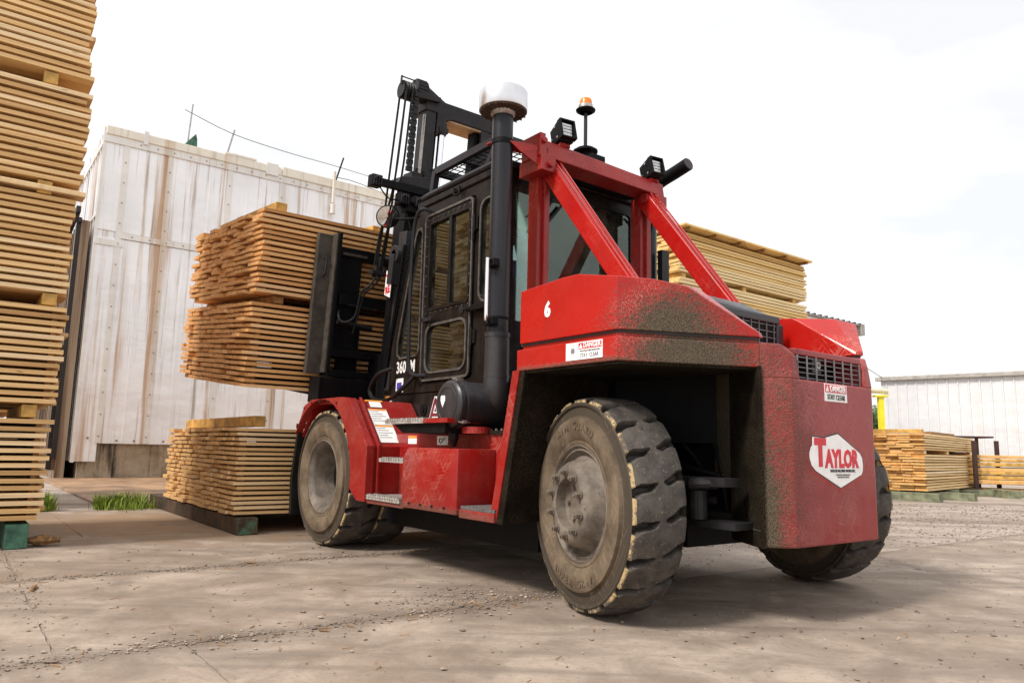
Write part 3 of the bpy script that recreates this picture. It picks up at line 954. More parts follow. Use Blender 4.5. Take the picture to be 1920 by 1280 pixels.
load_bundle('lower orange lumber bundle carried on the forklift forks', 0.60, 1.56, 16, 51, 0.60, -0.65)
load_bundle('upper orange lumber bundle carried on the forklift forks', 1.645, 2.59, 16, 52, 0.55, -0.65)
for k, vv in enumerate((-0.42, 1.1, 2.6)):
    beam_thing('spacer_block', ['wooden spacer between the two carried bundles, near end', 'wooden spacer between the two carried bundles, middle', 'wooden spacer between the two carried bundles, far end'][k], 'spacer block', TM((0.64, vv, 1.562)), 2.8, 0.11, 0.081, M['sticker'], 'spacers in the carried load', tilt=TILT)
beam_thing('square_timber', 'brown square timber lying on top of the carried upper bundle', 'timber', TM((0.66, -0.50, 2.592)), 2.2, 0.13, 0.10, M['beamwood'], tilt=TILT)
beam_thing('square_timber', 'short brown timber on the carried bundle beside the round mirror', 'timber', TM((0.85, 0.78, 2.592)), 1.6, 0.13, 0.11, M['beamwood'], tilt=TILT)

# stack behind the forklift on the right
for i, (z0, z1, nl) in enumerate([(1.5, 2.36, 13), (2.46, 3.34, 13), (3.46, 4.36, 13), (4.46, 5.28, 13)]):
    bundle('%s bundle of the high yellow stack behind the forklift' % ['lowest visible', 'second', 'third', 'topmost'][i], (5.77, 7.86, z0), 4.4, 2.2, z1 - z0, nl, 'board_yellow', 'bundles of the high yellow stack', cols=2, jit=0.05, seed=60 + i, wr=(0.2, 0.3), thick=0.72)
bundle('base bundle of the high yellow stack hidden behind the forklift', (5.77, 7.86, 0.3), 4.4, 2.2, 1.1, 8, 'board_yellow', 'bundles of the high yellow stack', cols=2, seed=70, wr=(0.4, 0.6), thick=0.72)
beam_thing('dunnage_beam', 'beam under the high yellow stack', 'dunnage beam', (5.8, 8.3, 0), 2.2, 0.2, 0.30, M['dunnage'])
beam_thing('dunnage_beam', 'beam under the far end of the high yellow stack', 'dunnage beam', (5.8, 11.8, 0), 2.2, 0.2, 0.30, M['dunnage'])
for i, (z0, z1) in enumerate([(1.4, 1.5), (2.36, 2.46), (3.34, 3.46), (4.36, 4.46)]):
    for j, vv in enumerate((7.95, 9.9, 11.75)):
        beam_thing('spacer_block', 'spacer %s, %s' % (['under the lowest visible bundle of the yellow stack', 'under the second bundle of the yellow stack', 'under the third bundle of the yellow stack', 'under the topmost bundle of the yellow stack'][i], ['at its left end', 'at its middle', 'at its right end'][j]), 'spacer block', (5.80, vv, z0 + .001), 2.1, 0.12, z1 - z0 - .002, M['beamwood'], 'spacers in the high yellow stack')
beam_thing('cover_board', 'overhanging board along the top of the high yellow stack', 'board', (5.58, 7.80, 5.335), 1.5, 4.45, 0.045, M['board_yellow'])
for j in range(6):
    beam_thing('top_sticker', '%s stick from the left under the overhanging top board of the yellow stack' % ['first', 'second', 'third', 'fourth', 'fifth', 'last'][j], 'stick', (5.60, 7.95 + j * 0.82, 5.285), 1.8, 0.06, 0.049, M['sticker'], 'sticks under the overhanging top board of the yellow stack')

# low stack at the far right
ru, rv = w2uv(9.62, 17.3)
RR = radians(9.9)
bundle('lower bundle of the low orange ended stack by the white shed', (ru, rv, 0.20), 5.4, 2.3, 0.86, 13, 'board_far', 'bundles of the low stack by the white shed', rot=RR, cols=1, jit=0.05, seed=80, wr=(0.2, 0.32), thick=0.70, fill=0.84)
bundle('upper bundle of the low orange ended stack by the white shed', (ru - .0, rv, 1.14), 5.1, 2.3, 0.40, 7, 'board_far', 'bundles of the low stack by the white shed', rot=RR, cols=1, jit=0.05, seed=81, wr=(0.2, 0.32), thick=0.70, fill=0.84)


def RL(x, y, z):      # local coordinates of the low stack -> (u, v, z)
    p = Matrix.Rotation(RR, 3, 'Z') @ Vector((x, y, 0))
    return (ru + p.x, rv - p.y, z)


for j, yy in enumerate((-0.02, -2.1, -4.6)):
    beam_thing('spacer_block', 'pale spacer between the two bundles of the low stack, %s' % ['near end', 'middle', 'far end'][j], 'spacer block', RL(0.02, yy, 1.061), 2.2, 0.2, 0.078, M['board_far'], 'spacers in the low stack', rot=RR)
beam_thing('dunnage_beam', 'mossy green square beam at the near foot of the low stack', 'dunnage beam', RL(-0.32, 0.30, -0.03), 3.0, 0.30, 0.21, M['green_beam'], rot=RR)
beam_thing('dunnage_beam', 'pale green beam under the middle of the low stack', 'dunnage beam', RL(-0.75, -1.0, -0.03), 2.6, 0.26, 0.20, M['green_beam'], rot=RR)
beam_thing('dunnage_beam', 'dark beam under the far end of the low stack', 'dunnage beam', RL(-0.35, -4.0, -0.03), 2.6, 0.25, 0.20, M['dunnage'], rot=RR)
beam_thing('square_timber', 'brown timber along the top left of the low stack', 'timber', RL(0.05, -0.03, 1.545), 2.3, 0.18, 0.09, M['beamwood'], rot=RR)
beam_thing('square_timber', 'dark brown timber on top of the low stack further back', 'timber', RL(0.3, -1.9, 1.545), 0.2, 2.4, 0.09, M['rot_wood'], rot=RR)


# ------------------------------------------------------------------ buildings and far things
def warehouse():
    t = thing('warehouse', 'tall rust stained white metal warehouse on a concrete base', 'warehouse', (17.67, -0.66, 0))
    b = MB(); b.box(17.70, 27, -0.60, 16, 0.89, 8.82); b.build('core_wall', M['wh'], t)
    b = MB(); b.box(17.78, 27, -0.50, 16, 0.0, 0.885); b.build('concrete_base', M['conc_wall'], t)
    for vv in (-0.02, 1.15, 2.3):
        b = MB(); b.box(17.745, 17.775, vv, vv + 0.28, -0.02, 0.88); b.build('concrete_pier', M['conc_wall'], t)
    seams = [-0.66, -0.12, 0.97, 2.56, 4.07, 5.60, 7.44, 9.1, 10.8, 12.5, 14.2, 16.0]
    for i in range(len(seams) - 1):
        z0 = 0.42 if i == 0 else 0.87
        for (a, c) in ((z0, 6.14), (6.32, 8.72)):
            m = MB(); m.box(17.67, 17.697, seams[i] + 0.012, seams[i + 1] - 0.012, a, c)
            m.build('wall_panel', M['wh'], t, bevel=0.006)
        # shallow ribs in the panels
        m = MB()
        n = max(1, int((seams[i + 1] - seams[i]) / 0.5))
        for k in range(1, n):
            vv = seams[i] + (seams[i + 1] - seams[i]) * k / n
            for a, c in ((z0 + .02, 6.1), (6.35, 8.70)):
                m.prism([(17.669, vv - .03), (17.662, vv - .012), (17.662, vv + .012), (17.669, vv + .03)], 'z', a, c)
        if n > 1: m.build('panel_rib', M['wh'], t)
    screw = None
    for i, vv in enumerate(seams[1:-1]):
        m = MB(); m.box(17.648, 17.668, vv - 0.075, vv + 0.075, 0.88, 8.74); m.build('seam_cover', M['wh_trim'], t, bevel=0.003)
    m = MB(); m.box(17.640, 17.668, -0.1, 16, 6.15, 6.31); m.build('belt_strip', M['wh_trim'], t, bevel=0.003)
    m = MB(); m.box(17.638, 17.668, -0.66, 0.0, 5.92, 6.08); m.build('belt_strip', M['wh_trim'], t, bevel=0.003)
    m = MB(); m.box(17.630, 17.668, -0.66, 16, 8.66, 8.86); m.build('belt_strip', M['wh_trim'], t, bevel=0.003)
    m = MB(); m.box(17.60, 17.72, -0.64, 4.0, 8.86, 9.10); m.box(17.59, 17.72, 4.03, 16, 8.86, 9.14); m.build('fascia', M['wh_cream'], t, bevel=0.02)
    m = MB(); m.box(17.58, 17.73, 0.25, 0.36, 8.80, 9.16); m.box(17.58, 17.73, 3.55, 3.9, 8.80, 9.15); m.build('fascia_joint', M['wh_trim'], t)
    m = MB(); m.box(17.655, 17.69, -0.68, -0.60, 0.40, 9.05); m.build('corner_trim', M['wh_trim'], t)
    # screws: one mesh shared
    sc = MB(local=True); sc.cyl((0, 0, 0), (-0.02, 0, 0), 0.018, 0.014, 8)
    s0 = sc.build('screw', M['screw']); COL.objects.unlink(s0)
    bb = Vector(tuple(t['_b']))
    for vv in seams[1:7]:
        z = 1.05
        while z < 8.6:
            inst(s0, t, Vector((17.646, -vv + 0.0, z)) - bb, name='screw'); z += 0.55
    for zz in (6.23, 8.76):
        vv = 0.2
        while vv < 8.2:
            inst(s0, t, Vector((17.636 if zz < 7 else 17.627, -vv, zz)) - bb, name='screw'); vv += 0.42
    for vv, z in ((-0.35, 1.0), (0.3, 0.95), (0.7, 0.95), (1.4, 0.95)):
        inst(s0, t, Vector((17.66, -vv, z)) - bb, name='screw', scale=(1.4, 1.6, 1.6))
    # ribbed side wall running back from the corner
    m = MB()
    for k in range(22):
        a = 17.75 + k * 0.42
        m.box(a, a + 0.10, -0.66, -0.6, 0.42, 9.0)
    m.build('side_rib', M['wh'], t)
    m = MB(); m.box(17.72, 27.2, -0.68, -0.6, 8.6, 8.75); m.box(17.72, 27.2, -0.67, -0.6, 6.7, 6.8); m.build('side_belt', M['wh_trim'], t)
    # lamp arm
    m = MB(); m.cyl((17.5, 5.62, 8.35), (17.5, 5.62, 9.35), 0.05); m.cyl((17.5, 5.62, 8.3), (17.5, 5.62, 8.0), 0.08); m.cyl((17.65, 5.62, 8.6), (17.5, 5.62, 8.6), 0.03)
    m.build('vent_pipe', M['wh_trim'], t)
    return t


warehouse()


def lean_to():
    t = thing('lean_to', 'rusty dark sheet metal lean to against the warehouse side', 'lean to', (18.2, -0.9, 0))
    pts = [(17.95, 0.0), (17.95, 6.55), (27.5, 5.35), (27.5, 0.0)]
    m = MB(); m.prism(pts, 'v', -0.95, -0.75); m.build('sheet_wall', M['rust_sheet'], t)
    m = MB()
    for k in range(26):
        a = 18.0 + k * 0.36; top = 6.55 - (a - 17.95) * 0.1256
        m.box(a, a + 0.11, -1.02, -0.952, 0.2, top)
    m.build('sheet_rib', M['rust_sheet'], t)
    m = MB(); m.beam((17.8, -1.05, 6.78), (27.5, -1.05, 5.50), 0.10, 0.16); m.beam((17.8, -0.98, 6.50), (27.5, -0.98, 5.22), 0.06, 0.10)
    m.build('roof_rail', M['black_iron'], t)
    for k in range(9):
        a = 18.0 + k * 1.1
        m = MB(); m.beam((a, -1.06, 6.75 - (a - 17.8) * .132), (a, -1.06, 6.5 - (a - 17.8) * .132), 0.08, 0.08); m.build('bracket', M['black_iron'], t)
    m = MB(); m.beam((18.1, -1.06, 3.3), (18.1, -1.06, 0.2), 0.16, 0.10)
    m.build('leaning_plank', M['black_iron'], t)
    m = MB(); m.beam((17.98, -1.0, 6.6), (17.98, -1.0, 0.5), 0.10, 0.10); m.build('corner_post', M['black_iron'], t)


lean_to()


def roof_items():
    t = thing('aerial_post', 'thin leaning perforated post on the warehouse roof with green fitting', 'post', (17.75, 1.3, 9.1))
    m = MB(); m.beam((17.75, 1.36, 9.05), (17.75, 1.42, 10.35), 0.075, 0.03); m.build('post', M['steel'], t)
    m = MB(); m.hull([(17.7, 1.25, 9.05), (17.7, 1.62, 9.05), (17.7, 1.6, 9.35), (17.7, 1.56, 9.5), (17.8, 1.25, 9.1), (17.8, 1.62, 9.1), (17.8, 1.58, 9.4), (17.7, 1.4, 9.2)]); m.build('fitting', M['green_block'], t)
    t = thing('aerial_post', 'short pale post leaning on the warehouse roof, middle one', 'post', (17.75, 2.42, 9.1))
    m = MB(); m.beam((17.75, 2.42, 9.05), (17.75, 2.60, 9.92), 0.07, 0.04); m.build('post', M['steel'], t)
    m = MB(); m.box(17.6, 17.8, 2.36, 3.25, 9.10, 9.17); m.build('foot_plank', M['wh_cream'], t, bevel=0.01)
    t = thing('aerial_post', 'dark leaning rod on the warehouse roof, nearest the forklift', 'post', (17.7, 5.72, 8.9))
    m = MB(); m.beam((17.7, 5.70, 8.95), (17.7, 5.97, 9.95), 0.05, 0.04); m.build('post', M['gunmetal'], t)
    m = MB(); m.tube([(17.72, 1.22, 10.12), (17.72, 1.44, 10.06), (17.72, 2.58, 9.78), (17.72, 4.2, 9.66), (17.72, 5.88, 9.62), (17.72, 8.4, 9.50), (17.72, 12, 9.4)], 0.012, 5, 3)
    o = m.build('roof_wire', M['wire']); tagp(o, 'thin wire strung between the posts on the warehouse roof', 'wire')
    m = MB(); m.tube([(17.6, 5.6, 9.22), (17.6, 6.6, 9.2), (17.6, 9.0, 8.75)], 0.014, 5, 3)
    o = m.build('roof_wire', M['wire']); tagp(o, 'thin cable drooping right along the warehouse fascia', 'wire')


roof_items()


def white_shed():
    cx, cy = 17.55, 35.0
    dx, dy = 0.74, -0.673
    ang = math.atan2(dy, dx)
    t = thing('white_shed', 'long white ribbed metal shed with a grey gutter at the right', 'shed', (*w2uv(cx, cy), 0))
    t.matrix_world = Matrix.Translation((cx, cy, 0)) @ Matrix.Rotation(ang, 4, 'Z')
    def mk(name, mb, mat, **k):
        mb.local = True; o = mb.build(name, mat, None, **k); o.parent = t; return o
    m = MB(local=True); m.box(0, 34, 0, 14, -0.03, 4.55); mk('wall', m, M['shed_white'])
    for k in range(0, 60):
        m = MB(local=True); x = 0.25 + k * 0.42
        if k == 0: m.prism([(-0.05, 0), (-0.03, -0.045), (0.03, -0.045), (0.05, 0)], 'z', 0, 4.45); rib = mk('wall_rib', m, M['shed_white']); rib.location.x = x
        else: inst(rib, t, (x, 0, 0), name='wall_rib')
    m = MB(local=True); m.box(11.15, 11.33, -0.14, -0.05, 0, 4.45); mk('downpipe', m, M['shed_white'])
    m = MB(local=True); m.box(-0.2, 34, -0.22, 0.1, 4.50, 4.68); mk('gutter', m, M['gutter'], bevel=0.02)
    m = MB(local=True); m.prism([(-0.1, 4.7), (14, 4.7), (7, 5.2)], 'u', -0.1, 34); mk('roof', m, M['shed_white'])
    t2 = MB(local=True); t2.tube([(12.0, 28, 5.6), (14.2, 30.6, 5.12), (16.0, 33, 4.86), (17.6, 34.9, 4.66)], 0.02, 5, 2)
    o = t2.build('overhead_wire', M['wire']); tagp(o, 'thin wire running down to the corner of the white ribbed shed', 'wire')


white_shed()


def far_building():
    u, v = w2uv(14.1, 30)
    t = thing('far_building', 'white building with a scalloped roof edge behind the yellow stack', 'building', (u, v, 0))
    m = MB(); m.box(u + 0.1, u + 8, v - 16, v - 0.1, 0, 6.0); m.build('wall', M['shed_white'], t)
    m = MB(); m.box(u - 0.1, u + 0.098, v - 16, v, 5.98, 6.22); m.build('eave_board', M['wh_trim'], t)
    m = MB(); m.box(u - 0.25, u + 8, v - 16, v + 0.15, 6.23, 6.27); m.build('roof', M['gutter'], t)
    m = MB()
    for k in range(28): m.box(u - 0.27, u + 0.3, v - 0.1 - k * 0.42, v - 0.0 - k * 0.42, 6.27, 6.33)
    m.build('roof_ridge', M['dark_gap'], t)
    m = MB()
    for k in range(28): m.box(u + 0.08, u + 0.098, v - 0.36 - k * 0.42, v - 0.06 - k * 0.42, 5.90, 5.975)
    m.build('vent_slot', M['dark_gap'], t)
    m = MB(); m.box(u - 0.3, u - 0.05, v - 0.05, v + 0.2, 5.85, 6.3); m.build('gutter_end', M['gutter'], t)
    for k in range(20):
        m = MB(); m.prism([(u + .099, v - .4 - k * .8), (u + .06, v - .42 - k * .8), (u + .06, v - .46 - k * .8), (u + .099, v - .48 - k * .8)], 'z', 0, 5.9); m.build('wall_rib', M['shed_white'], t)


far_building()


def yellow_post():
    t = thing('yellow_post', 'bright yellow pipe stand with capped top beside the white shed', 'pipe stand', (*w2uv(14.0, 28.0), 0))
    t.matrix_world = Matrix.Translation((14.0, 28, 0))
    for nm, mb, mat in (('post', MB(local=True).box(-.09, .09, -.09, .09, 0, 3.2), M['yellow_paint']), ('cap_plate', MB(local=True).box(-.24, .24, -.15, .15, 3.2, 3.27), M['yellow_paint'])):
        o = mb.build(nm, mat); o.parent = t
    t2 = MB(local=True); t2.cyl((10.5, 27.0, 3.5), (14.3, 28.1, 3.42), 0.10, n=12)
    o = t2.build('overhead_pipe', M['pipe_cream']); tagp(o, 'cream horizontal pipe resting on the yellow stand', 'pipe')


yellow_post()


def tree(name, label, x, y, h, r, n, seed):
    rn = random.Random(seed)
    t = thing(name, label, 'tree', (*w2uv(x, y), 0)); t.matrix_world = Matrix.Translation((x, y, 0))
    m = MB(local=True); m.cyl((0, 0, 0), (0, 0, h * .6), 0.25, 0.12, 8)
    for k in range(6):
        a = k * 1.05; m.cyl((0, 0, h * (.35 + .04 * k)), (cos(a) * r * .6, sin(a) * r * .6, h * (.6 + .05 * k)), 0.09, 0.03, 6)
    o = m.build('trunk', M['bark']); o.parent = t
    m = MB(local=True); cl_ = [(Vector((rn.gauss(0, r * .5), rn.gauss(0, r * .4), h * rn.uniform(.45, .9))), rn.uniform(.35, .7) * r * .6) for _ in range(26)]
    for k in range(n):
        c, rr = rn.choice(cl_); d = Vector((rn.gauss(0, 1), rn.gauss(0, 1), rn.gauss(0, 1))).normalized() * rr * (rn.random() ** .4)
        p = c + d; a = Vector((rn.gauss(0, 1), rn.gauss(0, 1), rn.gauss(0, .6))).normalized() * rn.uniform(.06, .13); b = a.orthogonal().normalized() * a.length * .6
        m.add([p - a, p + b, p + a, p - b], [(0, 1, 2, 3)])
    o = m.build('crown', M['leaf']); o.parent = t


tree('leafy_tree', 'small round green tree behind the yellow pipe stand', 23.3, 46, 3.9, 2.8, 9000, 3)
tree('leafy_tree', 'green tree partly hidden behind the forklift and the yellow stand', 20.0, 44, 3.7, 2.2, 5000, 4)


def timber_rack():
    # round and square timbers held between dark posts
    ang = math.atan2(-0.30, 1.0)
    x0, y0 = 12.6, 20.3
    t = thing('timber_rack', 'rack of dark rusty posts holding long timbers at the right edge', 'rack', (*w2uv(x0, y0), 0))
    t.matrix_world = Matrix.Translation((x0, y0, 0)) @ Matrix.Rotation(ang, 4, 'Z')
    for k, (px, py, h) in enumerate(((0.0, -0.12, 1.46), (1.75, -0.12, 1.46), (3.6, -0.12, 1.46), (1.1, 1.8, 1.5), (3.0, 1.8, 1.5))):
        o = MB(local=True).box(px - .05, px + .05, py - .05, py + .05, 0.1, h).build('post', M['post_rust']); o.parent = t
    o = MB(local=True).box(-0.6, 5, -0.3, -0.1, -0.03, 0.16).build('base_beam', M['green_beam'], bevel=.01); o.parent = t
    o = MB(local=True).box(-1.0, 5, 0.0, 0.5, 0.16, 0.20).build('base_plank', M['rot_wood']); o.parent = t
    rn = random.Random(2)
    zz = 0.30
    labs = ['lowest', 'second', 'third', 'fourth', 'fifth', 'sixth', 'top']
    for k in range(7):
        th = 0.085 + rn.uniform(-.01, .02)
        o = MB(local=True).box(0, 6.2, 0, 0.35, 0, th).build('long_timber', M['beamwood'] if k % 3 else M['board_far'], bevel=.012)
        o.matrix_world = Matrix.Translation((x0, y0, 0)) @ Matrix.Rotation(ang, 4, 'Z') @ Matrix.Translation((-0.9 - rn.uniform(0, .5), 0.0 + rn.uniform(-.02, .05), zz)) @ Matrix.Rotation(rn.uniform(-.008, .008), 4, 'Y')
        tagp(o, '%s of the long timbers held in the post rack' % labs[k], 'timber', 'timbers in the post rack')
        o2 = MB(local=True).box(0, 6.0, 0, 1.2, 0, th * .95).build('long_timber', M['beamwood'])
        o2.matrix_world = Matrix.Translation((x0, y0, 0)) @ Matrix.Rotation(ang, 4, 'Z') @ Matrix.Translation((-0.5, 0.5, zz))
        tagp(o2, '%s wide timber in the back row of the post rack' % labs[k], 'timber', 'back timbers in the post rack')
        zz += th + 0.022
    # thin table like shelf behind the low stack
    t = thing('steel_table', 'thin topped dark table standing behind the low stack', 'table', (*w2uv(13.2, 22.3), 0))
    t.matrix_world = Matrix.Translation((13.0, 22.3, 0)) @ Matrix.Rotation(-.1, 4, 'Z')
    o = MB(local=True).box(-1.3, 1.2, -.4, .4, 1.58, 1.63).build('table_top', M['post_rust']); o.parent = t
    for px in (-1.1, .75):
        o = MB(local=True).box(px, px + .07, -.3, -.23, -.03, 1.58).build('leg', M['post_rust']); o.parent = t
        o = MB(local=True).box(px, px + .07, .23, .3, -.03, 1.58).build('leg', M['post_rust']); o.parent = t


timber_rack()
beam = beam_thing('dunnage_beam', 'mossy beam lying in front of the post rack', 'dunnage beam', (*w2uv(11.2, 18.7), -0.03), 0.3, 2.2, 0.22, M['green_beam'], rot=radians(22))
beam = beam_thing('dunnage_beam', 'long weathered green beam at the right frame edge', 'dunnage beam', (*w2uv(13.0, 19.1), -0.03), 0.3, 4.5, 0.22, M['green_beam'], rot=radians(45))

#TRUCK
# ------------------------------------------------------------------ forklift
CV = 1.24                      # centre line of the forklift
TR = thing('forklift', 'large red and black forklift carrying two lumber bundles', 'forklift')


def P(name, mb, mat, parent=None, **k):
    return mb.build(name, mat, parent or TR, **k)


def mir(p): return (p[0], 2 * CV - p[1], p[2])


def mir_rear(p):
    d = CV - p[1]
    d = d if d < 0.6 else 0.6 + (d - 0.6) * 0.68
    return (p[0] + (0.06 if p[1] < 0 and p[0] < 0.3 else 0), CV + d, p[2])


def text(body, size, org, xd, yd, mat, parent, name='lettering', off=0.0, sx=1.0, ext=0.0015, align='CENTER', space=1.0):
    """lettering at org (u,v,z); xd/yd directions in (u,v,z)"""
    cu = bpy.data.curves.new('t', 'FONT'); cu.body = body; cu.size = size; cu.align_x = align; cu.align_y = 'CENTER'
    cu.extrude = ext; cu.offset = off; cu.space_character = space
    cu.resolution_u = 2
    tmp = bpy.data.objects.new('t', cu); COL.objects.link(tmp)
    dg = bpy.context.evaluated_depsgraph_get()
    me = bpy.data.meshes.new_from_object(tmp.evaluated_get(dg))
    bpy.data.objects.remove(tmp); bpy.data.curves.remove(cu)
    me.materials.clear(); me.materials.append(mat)
    X = Vector((xd[0], -xd[1], xd[2])).normalized(); Y = Vector((yd[0], -yd[1], yd[2])).normalized(); Z = X.cross(Y)
    mt = Matrix((X * sx, Y, Z)).transposed().to_4x4()
    b = Vector(tuple(root_base(parent)))
    mt.translation = Vector((org[0], -org[1], org[2])) - b
    me.transform(mt)
    o = bpy.data.objects.new(name, me); COL.objects.link(o); o.parent = parent
    return o


# ---- counterweight
M['well'] = red_paint('muddy_inner_well', 0.3, [(0, 1.0, 1.1, 5, 5, 5, 1.0)], 0.1)
CWP = [(-0.50, 0.86), (-0.88, 0.63), (-1.0, 0.77), (-1.0, 1.70), (-0.88, 1.85), (-0.50, 1.62)]
m = MB()
zb = 0.455
# body with sloping shoulders: lower block, raised left and right shoulders
m.prism(CWP, 'z', zb, 1.435)
cw = P('counterweight', m, M['red_cw'], bevel=0.012)
for s in (0, 1):
    m = MB(tf=(mir if s else None))
    m.hull([(-0.50, 0.87, 1.43), (-0.88, 0.632, 1.43), (-1.0, 0.775, 1.43), (-1.0, 0.86, 1.43), (-0.50, 0.93, 1.43),
            (-0.50, 0.87, 1.645), (-0.875, 0.636, 1.645), (-0.945, 0.74, 1.64), (-0.985, 0.79, 1.575), (-0.985, 0.845, 1.575), (-0.9, 0.86, 1.64), (-0.50, 0.93, 1.645)])
    P('counterweight_shoulder', m, M['red_cw'], cw, bevel=0.010)
m = MB(); m.box(-0.62, -0.50, 0.87, 1.62, 1.44, 1.60); m.box(-0.97, -0.5, 0.86, 1.63, 1.585, 1.625); P('grille_surround', m, M['red_cw'], cw, bevel=0.008)
m = MB(); m.box(-0.80, -0.63, 0.87, 1.61, 1.44, 1.583); P('radiator_recess', m, M['black_frame'], cw)
m = MB()
for k in range(8):
    v = 0.875 + k * 0.1035; m.box(-0.978, -0.970, v - .003, v + .003, 1.437, 1.585)
for k in range(5):
    z = 1.45 + k * 0.031; m.box(-0.969, -0.963, 0.862, 1.618, z - .0025, z + .0025)
P('rear_grille', m, M['wire'], cw)
m = MB(); m.box(-0.955, -0.86, 1.07, 1.17, 1.49, 1.575); m.cyl((-0.965, 1.12, 1.54), (-0.95, 1.12, 1.54), 0.024, n=16); P('reversing_camera', m, M['plastic'], cw, bevel=0.004)
m = MB(); m.lathe([(0, .022), (.004, .022), (.004, .014), (.001, .013)], (-0.964, 1.12, 1.54), (-1, 0, 0), 16); P('camera_lens', m, M['steel'], cw)
# mud rim left edge
m = MB(); m.prism([(-0.49, 0.865), (-0.505, 0.84), (-0.885, 0.607), (-0.895, 0.625)], 'z', 0.452, 1.50); P('well_wall_edge', m, M['mud'], cw)
m = MB(); m.prism([(-0.505, 0.862), (-0.505, 0.845), (0.16, 1.235), (0.16, 1.26)], 'z', 0.86, 1.60); m.prism([(-0.505, 0.862), (-0.505, 0.845), (-0.40, .905), (-.40, .93)], 'z', 0.78, 0.859); P('inner_well_wall', m, M['well'], cw)
# crease lines on the well wall and a seam
m = MB(); m.prism([(-0.50, 0.845), (-0.51, 0.835), (-0.87, 0.612), (-0.87, 0.622)], 'z', 0.545, 0.553); P('seam', m, M['dark_gap'], cw)

# logo plate on the rear face (u = -1.0)
def YZ(pts, th=0.003, u=-1.0):
    m = MB(); m.prism([(v, z) for v, z in pts], 'u', u - th, u + 0.001); return m


LG = [(1.262, 1.112), (1.50, 1.005), (1.527, 0.975), (1.535, 0.93), (1.53, 0.895), (1.513, 0.87), (1.27, 0.795), (1.258, 0.792), (0.985, 0.895), (0.945, 0.925), (0.926, 0.965), (0.925, 1.0), (0.945, 1.035), (0.957, 1.043), (0.962, 1.095), (1.09, 1.09), (1.245, 1.118)]
cxx = 1.235; czz = 0.955
m = YZ([(cxx + (v - cxx) * 1.035, czz + (z - czz) * 1.06) for v, z in LG], 0.002); P('logo_border', m, M['decal_black'], cw)
m = YZ([(cxx + (v - cxx) * 1.06, czz - 0.010 + (z - czz) * 1.09) for v, z in LG], 0.0012); P('logo_rim', m, M['red_clean'], cw)
m = YZ(LG, 0.004); logo = P('logo_plate', m, M['decal_white'], cw)
RX, RY = (0, 1, 0), (0, 0, 1)
text('T', 0.215, (-1.0055, 1.040, 0.996), RX, RY, M['decal_red'], cw, 'logo_lettering', 0.013, 0.86)
text('AYLOR', 0.148, (-1.0055, 1.283, 0.962), RX, RY, M['decal_red'], cw, 'logo_lettering', 0.007, 0.80, space=1.0)
text('TAYLOR MACHINE WORKS INC.', 0.024, (-1.0055, 1.29, 0.893), RX, RY, M['decal_black'], cw, 'small_lettering', 0.0, 0.85)
text('LOUISVILLE, MISSISSIPPI, USA', 0.013, (-1.0055, 1.29, 0.869), RX, RY, M['decal_grey'], cw, 'small_lettering')
text('TELEPHONE 662-773-3421', 0.012, (-1.0055, 1.29, 0.855), RX, RY, M['decal_grey'], cw, 'small_lettering')
# danger decal on the rear
m = YZ([(1.118, 1.318), (1.378, 1.318), (1.378, 1.437 - .01), (1.118, 1.437 - .01)], 0.002); dz = P('danger_decal', m, M['decal_white'], cw)
m = YZ([(1.124, 1.373), (1.372, 1.373), (1.372, 1.421), (1.124, 1.421)], 0.003); P('decal_header', m, M['decal_red'], cw)
m = YZ([(1.132, 1.379), (1.166, 1.379), (1.149, 1.416)], 0.0042); P('warning_triangle', m, M['decal_white'], cw)
text('DANGER', 0.052, (-1.0048, 1.268, 1.3955), RX, RY, M['decal_white'], cw, 'lettering', 0.0015, 0.88)
text('STAY CLEAR', 0.046, (-1.0038, 1.248, 1.344), RX, RY, M['decal_black'], cw, 'lettering', 0.0, 0.80)

# ---- chassis and dark mass under the body
m = MB(); m.box(0.5, 3.0, 0.50, 1.98, 0.50, 1.05); m.box(-0.5, 0.5, 0.98, 1.5, 0.60, 1.05); m.box(0.45, 3.1, 0.14, 2.34, 0.52, 0.9); chs = P('chassis', m, M['black_frame'])
m = MB(); m.hull([(0.62, .62, 1.05), (0.62, 1.86, 1.05), (0.30, .62, 1.05), (-.49, 1.05, 1.05), (-.49, 1.43, 1.05), (0.30, 1.86, 1.05), (0.62, .62, 1.60), (0.62, 1.86, 1.60), (0.30, .62, 1.60), (-.49, 1.05, 1.60), (-.49, 1.43, 1.60), (0.30, 1.86, 1.60)]); P('engine_bay', m, M['black_frame'])
m = MB(); m.box(-0.17, 0.17, 0.36, 2.12, 0.50, 0.80); m.cyl((0, .34, .66), (0, .50, .66), .22, n=20); m.cyl((0, 1.98, .66), (0, 2.14, .66), .22, n=20); P('steer_axle', m, M['black_frame'])
m = MB(); m.box(-0.74, -0.30, 0.46, 0.62, 0.79, 0.84); m.box(-0.78, -0.26, 0.50, 0.80, 0.545, 0.585); m.cyl((-0.50, 0.52, 0.59), (-0.50, 0.52, 0.76), 0.055, n=14); m.cyl((-0.66, 0.50, .81), (-0.5, 0.45, .80), .035, n=10)
P('steering_linkage', m, M['gunmetal'])
m = MB(); m.box(3.3, 3.8, 0.30, 2.18, 0.50, 0.86); m.cyl((3.55, .02, .667), (3.55, 2.46, .667), .16, n=24); P('drive_axle', m, M['black_frame'])
m = MB(); m.box(0.66, 2.9, 0.22, 2.3, 0.27, 0.53); m.box(-.1, .6, .9, 1.6, .35, .6); m.box(2.9, 3.4, .6, 1.9, .3, .6); P('belly_shade_mass', m, M['black_frame'])  # added underbody mass, made wide to deepen the shade below the truck

